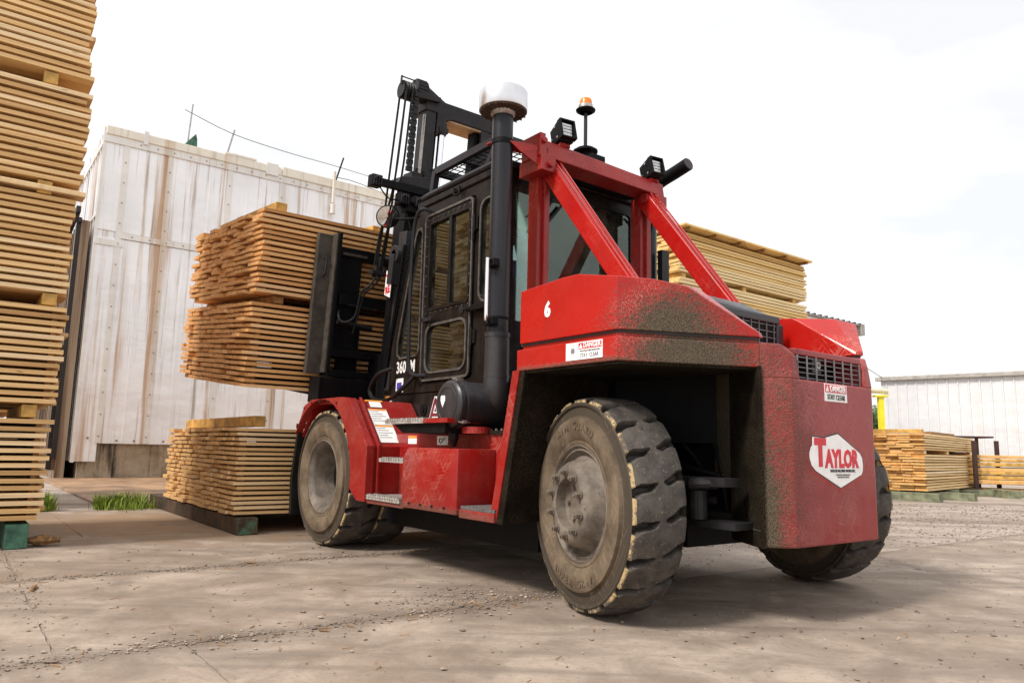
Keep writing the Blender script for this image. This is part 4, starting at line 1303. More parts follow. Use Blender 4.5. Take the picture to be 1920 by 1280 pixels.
hz = [[(.30, .66, 1.2), (-.05, .80, .95), (-.25, .78, .88), (-.45, .82, .84)], [(.30, .70, 1.32), (.0, .88, 1.1), (-.2, .92, .9), (-.35, .80, .7)], [(.3, .9, 1.4), (-.1, 1.0, 1.2), (-.32, .95, 1.0), (-.42, .92, .62)]]
for q in hz:
    m = MB(); m.tube(q, 0.018, 8, 4); P('bay_hose', m, M['rubber_hose'], chs, smooth=True)
m = MB(); m.cyl((-.42, .62, .70), (.1, .62, .70), .045, n=16); m.cyl((-.55, .62, .70), (-.42, .62, .70), .022, n=12); P('steering_ram', m, M['gunmetal'], chs, smooth=True)
for k in range(4):
    m = MB(); m.cyl((-.30 - k * .06, .88 + k * .02 - .06, .842), (-.30 - k * .06, .88 + k * .02 - .06, .856), .012, n=6); P('bolt', m, M['steel'], chs)
# ---- rear fender (left and right): fender band, forward pillar, covers
for s in (0, 1):
    tf = mir_rear if s else None
    PL = [(0.43, -0.18), (-0.50, -0.18), (-0.876, 0.633), (-0.86, 0.70), (0.43, 0.70)]
    m = MB(tf=tf); m.prism(PL, 'z', 1.495, 1.635); fen = P('rear_fender', m, M['red_lip'], bevel=0.006)
    m = MB(tf=tf); m.prism([(0.40, -0.15), (-0.485, -0.15), (-0.855, 0.645), (-0.83, 0.69), (0.40, 0.69)], 'z', 1.62, 1.69); P('fender_seam_band', m, M['red_lip'], fen)
    m = MB(tf=tf); m.prism([(0.41, -0.158), (-0.49, -0.158), (-0.862, 0.64), (-0.84, 0.69), (0.41, 0.69)], 'z', 1.66, 1.676); P('seam_shadow_gap', m, M['dark_gap'], fen)
    m = MB(tf=tf); m.prism([(0.42, -0.165), (-0.495, -0.165), (-0.866, 0.64), (-0.84, 0.69), (0.42, 0.69)], 'z', 1.478, 1.494); P('fender_liner', m, M['mud'], fen)
    # pillar with the sloping front wall of the wheel well
    m = MB(tf=tf); m.prism([(0.36, 1.50), (0.43, 1.50), (0.65, 0.49), (0.56, 0.49)], 'v', -0.15, 0.70); P('well_front_wall', m, M['mud'], fen)
    m = MB(tf=tf); m.prism([(0.40, 1.50), (0.475, 1.50), (0.70, 0.49), (0.625, 0.49)], 'v', -0.18, -0.149)
    m.prism([(0.431, 1.50), (0.475, 1.50), (0.70, 0.49), (0.651, 0.49)], 'v', -0.149, 0.5); P('fender_pillar', m, M['red_body'], fen, bevel=0.004)
    m = MB(tf=tf); m.prism([(0.345, 1.50), (0.39, 1.50), (0.62, 0.485), (0.56, 0.485)], 'v', -0.172, -0.151); P('pillar_mud_edge', m, M['mud'], fen)
    # top cover
    pts = [(0.40, -0.18, 1.675), (-0.50, -0.18, 1.675), (-0.878, 0.632, 1.675), (-0.86, 0.70, 1.675), (0.40, 0.72, 1.675),
           (0.40, -0.18, 2.03), (-0.02, -0.18, 2.055), (-0.16, -0.18, 2.055), (-0.50, -0.18, 1.985), (-0.595, 0.025, 1.982), (-0.684, 0.217, 1.952), (-0.878, 0.632, 1.702),
           (-0.60, 0.42, 1.985), (-0.40, 0.72, 1.99), (0.40, 0.72, 2.05), (-0.86, 0.69, 1.70)]
    m = MB(tf=tf); m.hull(pts); cov = P('fender_cover', m, M['red_cover'], bevel=0.005)
    if s == 0: COVER = cov; FEN = fen
# number and danger decal on the left
LX = (-1, 0, 0)
text('6', 0.13, (0.115, -0.1822, 1.865), LX, RY, M['white_letter'], COVER, 'number', 0.0065, 0.9)
m = MB(); m.box(-0.39, -0.07, -0.1835, -0.179, 1.522, 1.628); dd = P('danger_decal', m, M['decal_white'], FEN)
m = MB(); m.box(-0.382, -0.185, -0.1848, -0.1834, 1.585, 1.622); P('decal_header', m, M['decal_red'], FEN)
m = MB(); m.prism([(-0.190, 1.589), (-0.222, 1.589), (-0.206, 1.618)], 'v', -0.1860, -0.1846); P('warning_triangle', m, M['decal_white'], FEN)
text('DANGER', 0.041, (-0.303, -0.1855, 1.6035), LX, RY, M['decal_white'], FEN, 'lettering', 0.0010, 0.90)
text('STAY  CLEAR', 0.034, (-0.280, -0.1845, 1.545), LX, RY, M['decal_grey'], FEN, 'lettering', 0.0, 0.80)
text('PINCH POINT KEEP HANDS AWAY', 0.014, (-0.285, -0.1845, 1.572), LX, RY, M['decal_grey'], FEN, 'lettering', 0.0, 0.8)
m = MB(); m.box(-0.148, -0.118, -0.1848, -0.1836, 1.562, 1.594); m.box(-0.139, -0.136, -0.1848, -0.1836, 1.535, 1.552); m.box(-0.139, -0.136, -0.1848, -0.1836, 1.60, 1.618); m.box(-0.158, -0.11, -0.1848, -0.1836, 1.5745, 1.5775); P('pictogram', m, M['decal_grey'], FEN)
# fender rivets along the inner arch handled below

# ---- hood between the covers
m = MB()
m.hull([(0.5, 0.86, 1.64), (0.5, 1.66, 1.64), (-0.30, 0.86, 1.64), (-0.30, 1.68, 1.64), (0.5, 0.86, 2.10), (0.5, 1.62, 2.10), (-0.12, 0.90, 2.12), (-0.10, 1.56, 2.12), (-0.33, 0.90, 2.02), (-0.33, 1.62, 1.99), (-0.34, 1.68, 1.90)])
hd = P('engine_hood', m, M['hood'], bevel=0.02, smooth=True)
m = MB(); m.box(-0.358, -0.345, 0.90, 1.60, 1.66, 1.93); P('hood_grille_recess', m, M['black_frame'], hd)
m = MB()
for k in range(8): m.box(-0.372, -0.366, 0.92 + k * .092, 0.925 + k * .092, 1.66, 1.93)
for k in range(6): m.box(-0.365, -0.360, 0.90, 1.60, 1.68 + k * .046, 1.685 + k * .046)
P('hood_grille', m, M['wire'], hd)
m = MB(); m.box(-0.375, -0.34, 0.88, 1.64, 1.925, 1.985); m.box(-0.375, -0.34, 1.60, 1.68, 1.655, 1.93); P('grille_frame', m, M['plastic'], hd, bevel=0.01)
m = MB(); m.box(-0.86, 0.5, 0.70, 1.78, 1.60, 1.64); P('rear_deck', m, M['red_cw'])

# ---- left body side
m = MB(); m.box(0.60, 2.60, 0.12, 0.16, 0.50, 1.09); m.box(0.55, 2.6, 0.16, 0.45, 1.05, 1.085); body = P('side_panel', m, M['red_body'], bevel=0.004)
m = MB(); m.box(0.45, 1.25, 0.10, 0.60, 1.086, 1.115); P('deck_strip', m, M['mud'], body)
m = MB(); m.prism([(1.05, 0.505), (1.85, 0.505), (1.85, 0.90), (1.78, 0.975), (1.05, 0.975)], 'v', -0.22, 0.119); tk = P('tank_box', m, M['red_body'], bevel=0.010, smooth=True)
m = MB()
for k in range(4): m.cyl((1.72 - k * .17, -0.232, 0.545), (1.72 - k * .17, -0.219, 0.545), 0.010, n=6)
P('bolt', m, M['gunmetal'], tk)
m = MB(); m.box(0.62, 1.045, -0.20, 0.12, 0.49, 0.55); st = P('rear_step', m, M['red_body'], bevel=0.004)
m = MB(); m.box(0.62, 1.03, -0.195, 0.10, 0.551, 0.575); P('step_top', m, simple('grit_step', (0.10, 0.09, 0.085), 0.9, 0, 0.5, 60), st)


def tread_plate(u0, u1, v0, v1, z, th=0.03, parent=None):
    m = MB(); m.box(u0, u1, v0, v1, z - th, z)
    n = int((u1 - u0) / 0.042)
    for k in range(n):
        a = u0 + 0.012 + k * 0.042
        m.box(a, a + 0.018, v0 + 0.003, v0 + 0.035, z + .0005, z + 0.010)
        m.box(a + .01, a + 0.028, v0 + 0.07, v0 + 0.10, z + .0005, z + 0.010)
    o = P('tread_plate', m, M['grating'], parent, bevel=0.0)
    m = MB()
    for k in range(n): m.cyl((u0 + 0.03 + k * 0.042, v0 - 0.0025, z - 0.012), (u0 + 0.03 + k * 0.042, v0 + .0005, z - 0.012), 0.005, n=8)
    P('punched_hole', m, M['dark_gap'], o)
    return o


tread_plate(1.57, 2.20, -0.215, 0.10, 1.20, 0.035, body)
m = MB(); m.prism([(1.30, 1.19), (2.10, 1.16), (1.95, 1.09), (1.30, 1.09)], 'v', -0.18, 0.3); P('step_bracket', m, M['black_frame'], body)
m = MB(); m.box(1.22, 1.565, -0.215, 0.10, 1.165, 1.20); P('step_lip', m, M['red'], body, bevel=0.004)
tread_plate(1.86, 2.28, -0.215, 0.115, 0.88, 0.032, body)
tread_plate(1.90, 2.49, -0.215, 0.115, 0.56, 0.035, body)
m = MB(); m.box(1.855, 2.50, -0.20, 0.12, 0.49, 0.525); P('step_tray', m, M['red_body'], body)
# small decals on the side
for (a, b, z0, z1) in ((2.23, 2.38, 1.005, 1.075), (1.72, 1.89, 1.0, 1.075)):
    m = MB(); m.box(a, b, 0.117, 0.1195, z0, z1); d = P('warning_decal', m, M['decal_white'], body)
    m = MB(); m.box(a, b, 0.1155, 0.1168, z1 - .022, z1); P('decal_header', m, M['decal_orange'] if a > 2 else M['decal_white'], body)
m = MB(); m.beam((1.84, 0.114, 1.01), (1.76, 0.114, 1.06), 0.004, 0.006); m.beam((1.84, 0.114, 1.05), (1.80, 0.114, 1.05), 0.004, 0.006); m.beam((1.85, 0.114, 1.02), (1.85, 0.114, 1.05), 0.004, 0.008); P('pictogram', m, M['decal_black'], body)

# ---- front fender with wheel arch (left, right mirrored)
for s in (0, 1):
    tf = mir if s else None
    ac, ar = (3.56, 0.68), 0.745
    arch = []
    for k in range(19):
        a = radians(-8 + (168 + 8) * k / 18.0) if False else radians(-15 + 160 * k / 18)
        arch.append((ac[0] - ar * cos(a), ac[1] + ar * sin(a)))
    outer = [(2.50, 0.50), (2.50, 0.98), (2.92, 1.415), (3.10, 1.43), (3.80, 1.43), (3.98, 1.38), (4.20, 1.08)]
    lp = [(2.66, 0.50)] + outer[0:1] + outer[1:] + list(reversed([q for q in arch if q[1] > 0.5]))
    m = MB(tf=tf); m.prism([(a, b) for a, b in lp], 'v', -0.225, -0.15); ff = P('front_fender', m, M['red'], bevel=0.006)
    # skin behind the flange: rear, slope, top
    m = MB(tf=tf)
    m.prism([(2.53, 0.50), (2.53, 0.975), (2.94, 1.40), (3.10, 1.415), (3.80, 1.415), (3.97, 1.365), (4.19, 1.07), (4.17, 1.05), (3.95, 1.33), (3.80, 1.38), (3.1, 1.38), (2.96, 1.37), (2.57, 0.96), (2.57, 0.50)], 'v', -0.15, 0.45)
    P('fender_skin', m, M['red'], ff, bevel=0.003)
    m = MB(tf=tf)
    for a, b in (((2.485, -0.19), (2.485, 0.985)),): pass
    m.prism([(2.488, 0.50), (2.488, 0.985), (2.912, 1.428), (2.93, 1.42), (2.51, 0.975), (2.51, 0.50)], 'v', -0.12, -0.095)
    P('fender_crease', m, M['red'], ff, bevel=0.004)
    m = MB(tf=tf); m.prism([(4.17, 1.10), (4.22, 1.08), (4.33, 0.62), (4.30, 0.25), (4.24, 0.25), (4.27, 0.62)], 'v', -0.20, 0.40); P('mud_flap', m, M['rubber_hose'], ff)
    m = MB(tf=tf)
    for k in range(5):
        a = radians(62 + k * 15); m.cyl((ac[0] - .79 * cos(a), -0.233, min(1.40, ac[1] + .79 * sin(a))), (ac[0] - .79 * cos(a), -0.224, min(1.40, ac[1] + .79 * sin(a))), 0.011, n=8)
    P('rivet', m, M['gunmetal'], ff)
    if s == 0:
        # decals on the sloping back
        n = Vector((-0.4373, 0, 0.41)).normalized()
        def SL(t, v, off): # t along slope from the crease top
            p0 = Vector((2.94, 0, 1.405)); p1 = Vector((2.53, 0, 0.98)); p = p0.lerp(p1, t)
            nn = Vector((-(p0.z - p1.z), 0, (p0.x - p1.x))).normalized() * off
            return (p.x + nn.x, v, p.z + nn.z)
        def sheet(t0, t1, v0, v1, off, mat, nm):
            m = MB(); vs = [SL(t0, v0, off), SL(t0, v1, off), SL(t1, v1, off), SL(t1, v0, off), SL(t0, v0, 0.0), SL(t0, v1, 0.0), SL(t1, v1, 0.0), SL(t1, v0, 0.0)]
            m.add(vs, [(0, 1, 2, 3), (7, 6, 5, 4), (0, 4, 5, 1), (1, 5, 6, 2), (2, 6, 7, 3), (3, 7, 4, 0)]); return P(nm, m, mat, ff)
        sheet(0.02, 0.16, -0.02, 0.10, 0.004, M['decal_white'], 'instruction_decal')
        sheet(0.20, 0.55, -0.06, 0.13, 0.004, M['decal_white'], 'instruction_decal')
        sheet(0.56, 0.93, -0.06, 0.13, 0.004, M['decal_white'], 'instruction_decal')
        for t0 in (0.0, 0.20, 0.56): sheet(t0 + .005, t0 + .035, -0.055, 0.125, 0.006, M['decal_orange'], 'decal_header')
        for t0 in (0.26, 0.62):
            for k in range(5): sheet(t0 + k * .05, t0 + k * .05 + .010, -0.045, 0.04 + .06 * ((k * 7) % 3) / 2, 0.0055, M['decal_grey'], 'print_line')


# ---- wheels
def tyre_mesh(R_, tw, nl=20, open_r=0.36):
    mb = MB(local=True)
    NTH = nl * 36; ws = [0.0, 0.03, 0.07, 0.12, 0.17, 0.22, 0.27, 0.32, 0.37, 0.41, 0.44, 0.47, 0.50, 0.53, 0.56, 0.59, 0.63, 0.68, 0.73, 0.78, 0.83, 0.88, 0.93, 0.97, 1.0]
    def disp(th, wv):
        d = 0
        for side in (0, 1):
            q = wv if side == 0 else 1 - wv
            if q > 0.43: continue
            ph = th / (2 * pi) * nl + 0.5 * side + (q * 0.55) * (1 if side == 0 else -1) + 0.035 * sin(q * 15)
            f = abs((ph % 1.0) - 0.5)
            hw = 0.155 * (1 - 0.45 * (q / 0.43)) if q < 0.34 else 0.155 * 0.62 * max(0, (0.43 - q) / 0.09) ** 0.5
            if f < hw: d = max(d, 0.058 * min(1, (hw - f) / 0.05))
        return d
    vs = []
    rn = random.Random(4)
    jit = [rn.uniform(-.5, .5) for _ in range(nl * 2)]
    for i in range(NTH):
        th = 2 * pi * i / NTH; c, s_ = cos(th), sin(th)
        rows = []
        d0 = disp(th, 0.0); d1 = disp(th, 1.0); e = mnoise.noise(Vector((c * 9, s_ * 9, 0))) * 0.004
        rows.append((0.004, 0.622 - d0 * .15))
        rows.append((-0.001, 0.640 - d0 * .55 + e))
        for wv in ws:
            crown = 0.010 * (1 - (2 * wv - 1) ** 2) - 0.008 * (abs(2 * wv - 1) ** 8)
            rr = R_ - 0.010 + crown - disp(th, wv) + 0.0015 * mnoise.noise(Vector((c * 14, s_ * 14, wv * 8)))
            rows.append((-0.012 - wv * (tw - 0.02), rr))
        rows.append((-tw + .001, 0.640 - d1 * .55)); rows.append((-tw - .004, 0.615))
        for y, r in rows: vs.append((c * r, y, s_ * r))
    m = len(rows); fs = []; mi = []
    for i in range(NTH):
        for j in range(m - 1):
            a = i * m + j; b = ((i + 1) % NTH) * m + j
            fs.append((a, b, b + 1, a + 1)); mi.append(1 if j in (0, 1) else 0)
    mb.V = vs; mb.F = fs; mb.MI = mi
    # sidewalls
    n = 96
    for sgn, y0 in ((1, 0.0), (-1, -tw)):
        prof = [(0.004, 0.623), (0.012, 0.615), (0.010, 0.602), (-0.004, 0.597), (0.000, 0.565), (0.006, 0.530), (0.030, 0.524), (0.036, 0.505), (0.038, 0.46), (0.026, 0.42), (0.018, 0.395), (0.010, 0.385), (0.014, 0.378), (0.010, open_r)]
        vs = []; base = len(mb.V)
        for y, r in prof:
            for k in range(n):
                a = 2 * pi * k / n; vs.append((cos(a) * r, y0 + sgn * y, sin(a) * r))
        mb.V += vs
        for i in range(len(prof) - 1):
            for k in range(n):
                mb.F.append((base + i * n + k, base + i * n + (k + 1) % n, base + (i + 1) * n + (k + 1) % n, base + (i + 1) * n + k)); mb.MI.append(2)
    return mb


TY = tyre_mesh(0.66, 0.338)
ty_src = TY.build('tyre', [M['tread'], M['chip'], M['sidewall']], smooth=True)
COL.objects.unlink(ty_src)


def ring_text(body, rad, size, mid_deg, parent, flip=False):
    """raised letters round the sidewall, drawn in the wheel plane (x right = -x local seen from outside)"""
    n = len(body); step = size * 0.86 / rad
    for i, ch in enumerate(body):
        if ch == ' ': continue
        a = radians(mid_deg) + (-(i - (n - 1) / 2) * step if not flip else (i - (n - 1) / 2) * step)
        # seen from outside (+y towards viewer) the picture x axis is -local x
        cx, cz = cos(a) * rad, sin(a) * rad
        cu = bpy.data.curves.new('t', 'FONT'); cu.body = ch; cu.size = size; cu.align_x = 'CENTER'; cu.align_y = 'CENTER'; cu.extrude = 0.004; cu.offset = 0.0015; cu.resolution_u = 2
        tmp = bpy.data.objects.new('t', cu); COL.objects.link(tmp)
        me = bpy.data.meshes.new_from_object(tmp.evaluated_get(bpy.context.evaluated_depsgraph_get()))
        bpy.data.objects.remove(tmp); bpy.data.curves.remove(cu)
        me.materials.clear(); me.materials.append(M['sidewall'])
        up = Vector((-cos(a), 0, sin(a))) * (-1 if flip else 1)
        X = up.cross(Vector((0, 1, 0))); Y = up; Z = X.cross(Y)
        mt = Matrix((X, Y, Z)).transposed().to_4x4(); mt.translation = Vector((-cx, 0.0385, cz)); me.transform(mt)
        o = bpy.data.objects.new('raised_letter', me); COL.objects.link(o); o.parent = parent


def lathe_local(prof, n=64):
    mb = MB(local=True); vs = []
    for y, r in prof:
        for k in range(n):
            a = 2 * pi * k / n; vs.append((cos(a) * r, y, sin(a) * r))
    fs = [(i * n + k, i * n + (k + 1) % n, (i + 1) * n + (k + 1) % n, (i + 1) * n + k) for i in range(len(prof) - 1) for k in range(n)]
    return mb.add(vs, fs)


def steer_wheel(u, v, ang, flip=False, letters=False):
    rim = lathe_local([(0.012, 0.375), (0.004, 0.368), (0.010, 0.352), (-0.012, 0.340), (-0.004, 0.325), (-0.03, 0.315), (-0.045, 0.30), (-0.03, 0.285), (0.005, 0.268), (0.045, 0.255), (0.075, 0.235), (0.088, 0.205), (0.090, 0.165), (0.084, 0.152), (0.02, 0.146), (0.012, 0.13), (0.012, 0.0)]).build('wheel', M['rim'], smooth=True)
    rim.parent = TR; rim.location = (u, -v, 0.66); rim.rotation_euler = (0, 0, ang + (pi if flip else 0))
    t = inst(ty_src, rim, name='tyre')
    bo = MB(local=True); bo.cyl((0, 0.088, 0), (0, 0.124, 0), 0.020, 0.020, 6); bo.cyl((0, 0.124, 0), (0, 0.134, 0), 0.009, 0.009, 8); bo.cyl((0, 0.086, 0), (0, 0.095, 0), 0.028, 0.028, 12)
    b0 = bo.build('wheel_bolt', M['rim']); COL.objects.unlink(b0)
    for k in range(10):
        a = 2 * pi * k / 10 + .3; inst(b0, rim, (cos(a) * .192, 0, sin(a) * .192), name='wheel_bolt')
    m = MB(local=True); m.cyl((0, 0.010, 0), (0, 0.028, 0), 0.07, 0.06, 18)
    for k in range(5): a = k * 1.257; m.cyl((cos(a) * .10, .012, sin(a) * .10), (cos(a) * .10, .030, sin(a) * .10), 0.015, n=8)
    h = m.build('hub_cap', M['rim']); h.parent = rim
    if letters:
        ring_text('RIM GUARD', 0.475, 0.066, 90, rim); ring_text('SUPER GRIP', 0.475, 0.062, -90, rim, True)
    return rim


def drive_wheel(u, v, flip=False):
    rim = lathe_local([(0.012, 0.375), (0.004, 0.368), (0.012, 0.352), (-0.004, 0.345), (-0.02, 0.325), (-0.05, 0.31), (-0.20, 0.30), (-0.30, 0.285), (-0.33, 0.25), (-0.335, 0.17), (-0.27, 0.155), (-0.25, 0.145), (-0.25, 0.0)]).build('wheel', M['rim'], smooth=True)
    rim.parent = TR; rim.location = (u, -v, 0.667); rim.rotation_euler = (0, 0, (pi if flip else 0))
    t = inst(ty_src, rim, scale=(1.01, 1, 1.01), name='tyre')
    t2 = inst(ty_src, rim, loc=(0, -0.37, 0), rot=(0, .1, 0), scale=(1.01, 1, 1.01), name='tyre')
    m = MB(local=True); m.cyl((0, -0.249, 0), (0, -0.235, 0), 0.05, 0.045, 14)
    for k in range(8): a = k * pi / 4; m.cyl((cos(a) * .105, -.25, sin(a) * .105), (cos(a) * .105, -.235, sin(a) * .105), 0.012, n=6)
    m.box(-.29, -.12, -.30, -.255, -.012, .0)
    h = m.build('hub_cap', M['rim']); h.parent = rim
    return rim


STEER = 0.2498
w1 = steer_wheel(0, 0, -STEER, letters=True)
steer_wheel(-0.09, 2.66, -STEER, True)
w2 = drive_wheel(3.596, -0.1456)
drive_wheel(3.596, 2.63, True)

# ---- cab
V0, V1 = 0.45, 2.03
side_o = [(1.42, 1.50), (3.44, 1.50), (3.40, 2.0), (2.96, 3.30), (2.90, 3.36), (1.42, 3.36)]
doorhole = rrect(1.90, 2.775, 1.585, 3.265, 0.05)
rearwin = rrect(1.485, 1.81, 2.26, 3.17, 0.09, 5)
frontwin = [(2.84, 1.93), (2.87, 1.88), (3.20, 1.87), (3.255, 1.91), (3.26, 2.02), (3.0, 2.95), (2.965, 3.08), (2.93, 3.14), (2.88, 3.15), (2.845, 3.10)]
m = MB(); m.plate(side_o, [doorhole, rearwin, frontwin], 'v', V0, 0.05); cab = P('cab', m, M['black_door'])
m = MB(); m.plate(side_o, [rrect(1.9, 2.775, 2.35, 3.2, 0.05), rearwin, frontwin], 'v', V1, 0.05); P('cab_side_panel', m, M['black_door'], cab)
def frame(loop, wd, plane, c, th, mat, parent, name, **k):
    m = MB(); m.plate(ring(loop, wd), [loop], plane, c, th); return P(name, m, mat, parent, **k)
frame(rearwin, 0.018, 'v', V0 - 0.012, 0.012, M['seal'], cab, 'window_seal')
frame(frontwin, 0.018, 'v', V0 - 0.012, 0.012, M['seal'], cab, 'window_seal')
for lp, nm in ((rearwin, 'side_window'), (frontwin, 'quarter_window')):
    m = MB(); m.plate(lp, [], 'v', V0 + 0.02, 0.006); P(nm, m, M['glass'], cab)
    m = MB(); m.plate(lp, [], 'v', V1 + 0.02, 0.006); P(nm, m, M['glass'], cab)
m = MB(); m.plate(rrect(1.9, 2.775, 1.9, 3.2, 0.05), [], 'v', V1 + 0.02, 0.006); P('side_window', m, M['glass'], cab)
# door
upw = rrect(1.985, 2.655, 2.305, 3.145, 0.012, 1); lww = rrect(1.99, 2.665, 1.69, 2.125, 0.09, 5)
dl = rrect(1.915, 2.76, 1.60, 3.25, 0.05)
m = MB(); m.plate(dl, [upw, lww], 'v', V0 - 0.015, 0.035); door = P('cab_door', m, M['black_door'])
frame(rrect(1.935, 2.74, 1.62, 3.23, 0.045), 0.022, 'v', V0 - 0.028, 0.013, M['seal'], door, 'door_rim')
frame(upw, 0.03, 'v', V0 - 0.025, 0.010, M['black_door'], door, 'window_frame')
frame(lww, 0.022, 'v', V0 - 0.028, 0.013, M['seal'], door, 'window_seal')
m = MB(); m.box(2.275, 2.325, V0 - 0.022, V0 + 0.015, 2.306, 3.144); P('window_mullion', m, M['black_door'], door, bevel=0.003)
for a, b in ((1.986, 2.274), (2.326, 2.654)):
    m = MB(); m.box(a, b, V0 + (0.002 if a < 2.1 else 0.010), V0 + (0.007 if a < 2.1 else 0.015), 2.306, 3.144); P('window_pane', m, M['glass'], door)
m = MB(); m.plate(lww, [], 'v', V0 + 0.002, 0.005); P('window_pane', m, M['glass'], door)
m = MB()
for k in range(9):
    m.cyl((1.955 + k * .092, V0 - .030, 3.19), (1.955 + k * .092, V0 - .016, 3.19), .007, n=6)
    m.cyl((1.955 + k * .092, V0 - .030, 2.255), (1.955 + k * .092, V0 - .016, 2.255), .007, n=6)
for k in range(9):
    for uu in (1.95, 2.705): m.cyl((uu, V0 - .030, 2.33 + k * .1), (uu, V0 - .016, 2.33 + k * .1), .007, n=6)
P('screw', m, M['seal'], door, kind='stuff')
m = MB(); m.box(2.52, 2.70, V0 - 0.065, V0 - 0.045, 2.17, 2.205); m.box(2.66, 2.70, V0 - .065, V0 - .012, 2.165, 2.215); m.cyl((2.60, V0 - .04, 2.14), (2.60, V0 - .01, 2.14), .02, n=12); P('door_handle', m, M['gunmetal'], door, bevel=0.004)
m = MB(); m.box(1.57, 1.86, V0 - 0.07, V0 - 0.03, 2.17, 2.22); m.cyl((1.86, V0 - .05, 2.195), (1.93, V0 - .05, 2.195), .022, n=12); m.cyl((1.93, V0 - .05, 2.195), (1.96, V0 - .05, 2.195), .012, n=10); P('door_stop', m, M['black_frame'], door, bevel=0.004)
for zz in (2.98, 1.95):
    m = MB(); m.box(1.875, 1.91, V0 - 0.035, V0 - 0.012, zz - .08, zz + .08); m.box(1.845, 1.874, V0 - .022, V0 - .001, zz - .06, zz + .06); m.cyl((1.895, V0 - .03, zz - .16), (1.895, V0 - .03, zz - .02), .013, n=8); P('door_hinge', m, M['black_door'], door, bevel=0.004)
# latch plate
m = MB(); m.lathe([(0, .035), (.012, .035), (.012, .012), (0.02, .012), (0.02, 0)], (2.06, V0 - .015, 2.215), (0, -1, 0), 12); P('lock', m, M['gunmetal'], door)
# rear wall with window
rw = rrect(0.515, 1.94, 2.05, 3.25, 0.04)
m = MB(); m.plate([(V0 + .051, 1.5), (V1 - .001, 1.5), (V1 - .001, 3.36), (V0 + .051, 3.36)], [rw], 'u', 1.42, 0.04); P('rear_wall', m, M['black_door'], cab)
m = MB(); m.plate(rw, [], 'u', 1.435, 0.006); P('rear_window', m, M['glass_rear'], cab)
m = MB(); m.beam((1.40, 0.95, 3.22), (1.40, 0.72, 2.86), 0.02, 0.02); m.beam((1.40, 1.04, 3.16), (1.40, 0.74, 2.80), 0.016, 0.02); m.beam((1.39, 0.98, 3.20), (1.39, 0.70, 3.0), 0.03, 0.012); P('wiper', m, M['rubber_hose'], cab)
m = MB(); m.box(1.46, 1.50, 1.66, 1.72, 2.16, 3.24); P('inner_post', m, M['black_frame'], cab)
# front wall, roof, floor
m = MB()
m.add([(3.44, V0 + .05, 1.5), (3.44, V1, 1.5), (3.40, V1, 2.0), (3.40, V0 + .05, 2.0)], [(0, 1, 2, 3)])
P('front_panel', m, M['black_frame'], cab)
m = MB(); m.add([(3.40, V0 + .05, 2.0), (3.40, V1, 2.0), (2.96, V1, 3.30), (2.96, V0 + .05, 3.30)], [(0, 1, 2, 3)]); P('windscreen', m, M['glass_rear'], cab)
m = MB(); m.box(1.38, 2.94, V0 - .02, V1 + .07, 3.361, 3.43); rf = P('cab_roof', m, M['black_door'], cab, bevel=0.012)
m = MB(); m.tube([(1.42, V0 - .0, 3.47), (2.6, V0 - .0, 3.47), (2.86, V0, 3.46)], 0.035, 10, 2); P('roof_tube', m, M['black_pipe'], rf)
m = MB(); m.tube([(2.25, V0 - .03, 3.40), (2.22, V0 - .05, 3.37), (2.20, V0 - .05, 3.32), (2.15, V0 - .03, 3.33), (2.16, V0 - .03, 3.40)], 0.012, 8, 3); P('lifting_loop', m, M['black_frame'], rf)
m = MB(); m.box(1.47, 3.4, V0 + .051, V1 - .001, 1.50, 1.53); P('cab_floor', m, M['black_frame'], cab)
# dashboard, seat, wheel
m = MB(); m.box(2.85, 3.25, 0.9, 1.7, 1.53, 2.15); P('dashboard', m, M['plastic'], cab, bevel=0.03)
m = MB(); m.box(1.70, 2.2, 0.70, 1.22, 1.94, 2.06); m.box(1.57, 1.69, 0.74, 1.18, 2.02, 2.5); m.box(1.75, 2.15, .8, 1.14, 1.53, 1.94); P('seat', m, M['seat'], cab, bevel=0.03)
m = MB(); m.beam((2.85, 1.10, 2.05), (2.70, 1.10, 2.22), .04, .04)
pts = [(2.70 + .19 * cos(a) * .5, 1.10 + .19 * sin(a), 2.22 + .19 * cos(a) * .86) for a in [2 * pi * k / 24 for k in range(25)]]
m.tube(pts, 0.014, 6, 1); P('steering_wheel', m, M['seat'], cab)
# lower cab body
m = MB(); m.prism([(1.30, 1.09), (3.60, 1.09), (3.60, 1.44), (3.46, 1.498), (1.30, 1.498)], 'v', V0 + 0.012, 2.02); lb = P('cab_base', m, M['black_door'], bevel=0.006)
m = MB(); m.lathe([(0, .062), (.008, .062), (.012, .05), (.012, .028), (.02, .028), (.02, 0)], (2.72, V0 + .012, 1.33), (0, -1, 0), 12); P('fuel_cap', m, M['black_frame'], lb)
m = MB(); m.box(3.17, 3.38, V0 + .008, V0 + .011, 1.585 - .11, 1.585 - .01) if False else None
m = MB(); m.box(3.12, 3.27, V0 - .003, V0 - .0005, 1.52, 1.66); d = P('flag_decal', m, M['decal_white'], cab)
m = MB(); m.box(3.15, 3.25, V0 - .0045, V0 - .0028, 1.55, 1.62); P('flag_print', m, M['decal_blue'], cab)
m = MB(); m.box(3.36, 3.50, V0 + .0, V0 + .010, 1.33, 1.49); P('warning_decal', m, M['decal_white'], lb)
m = MB(); m.box(3.36, 3.50, V0 - .003, V0 - .0005, 1.455, 1.49); P('decal_header', m, M['decal_orange'], lb)
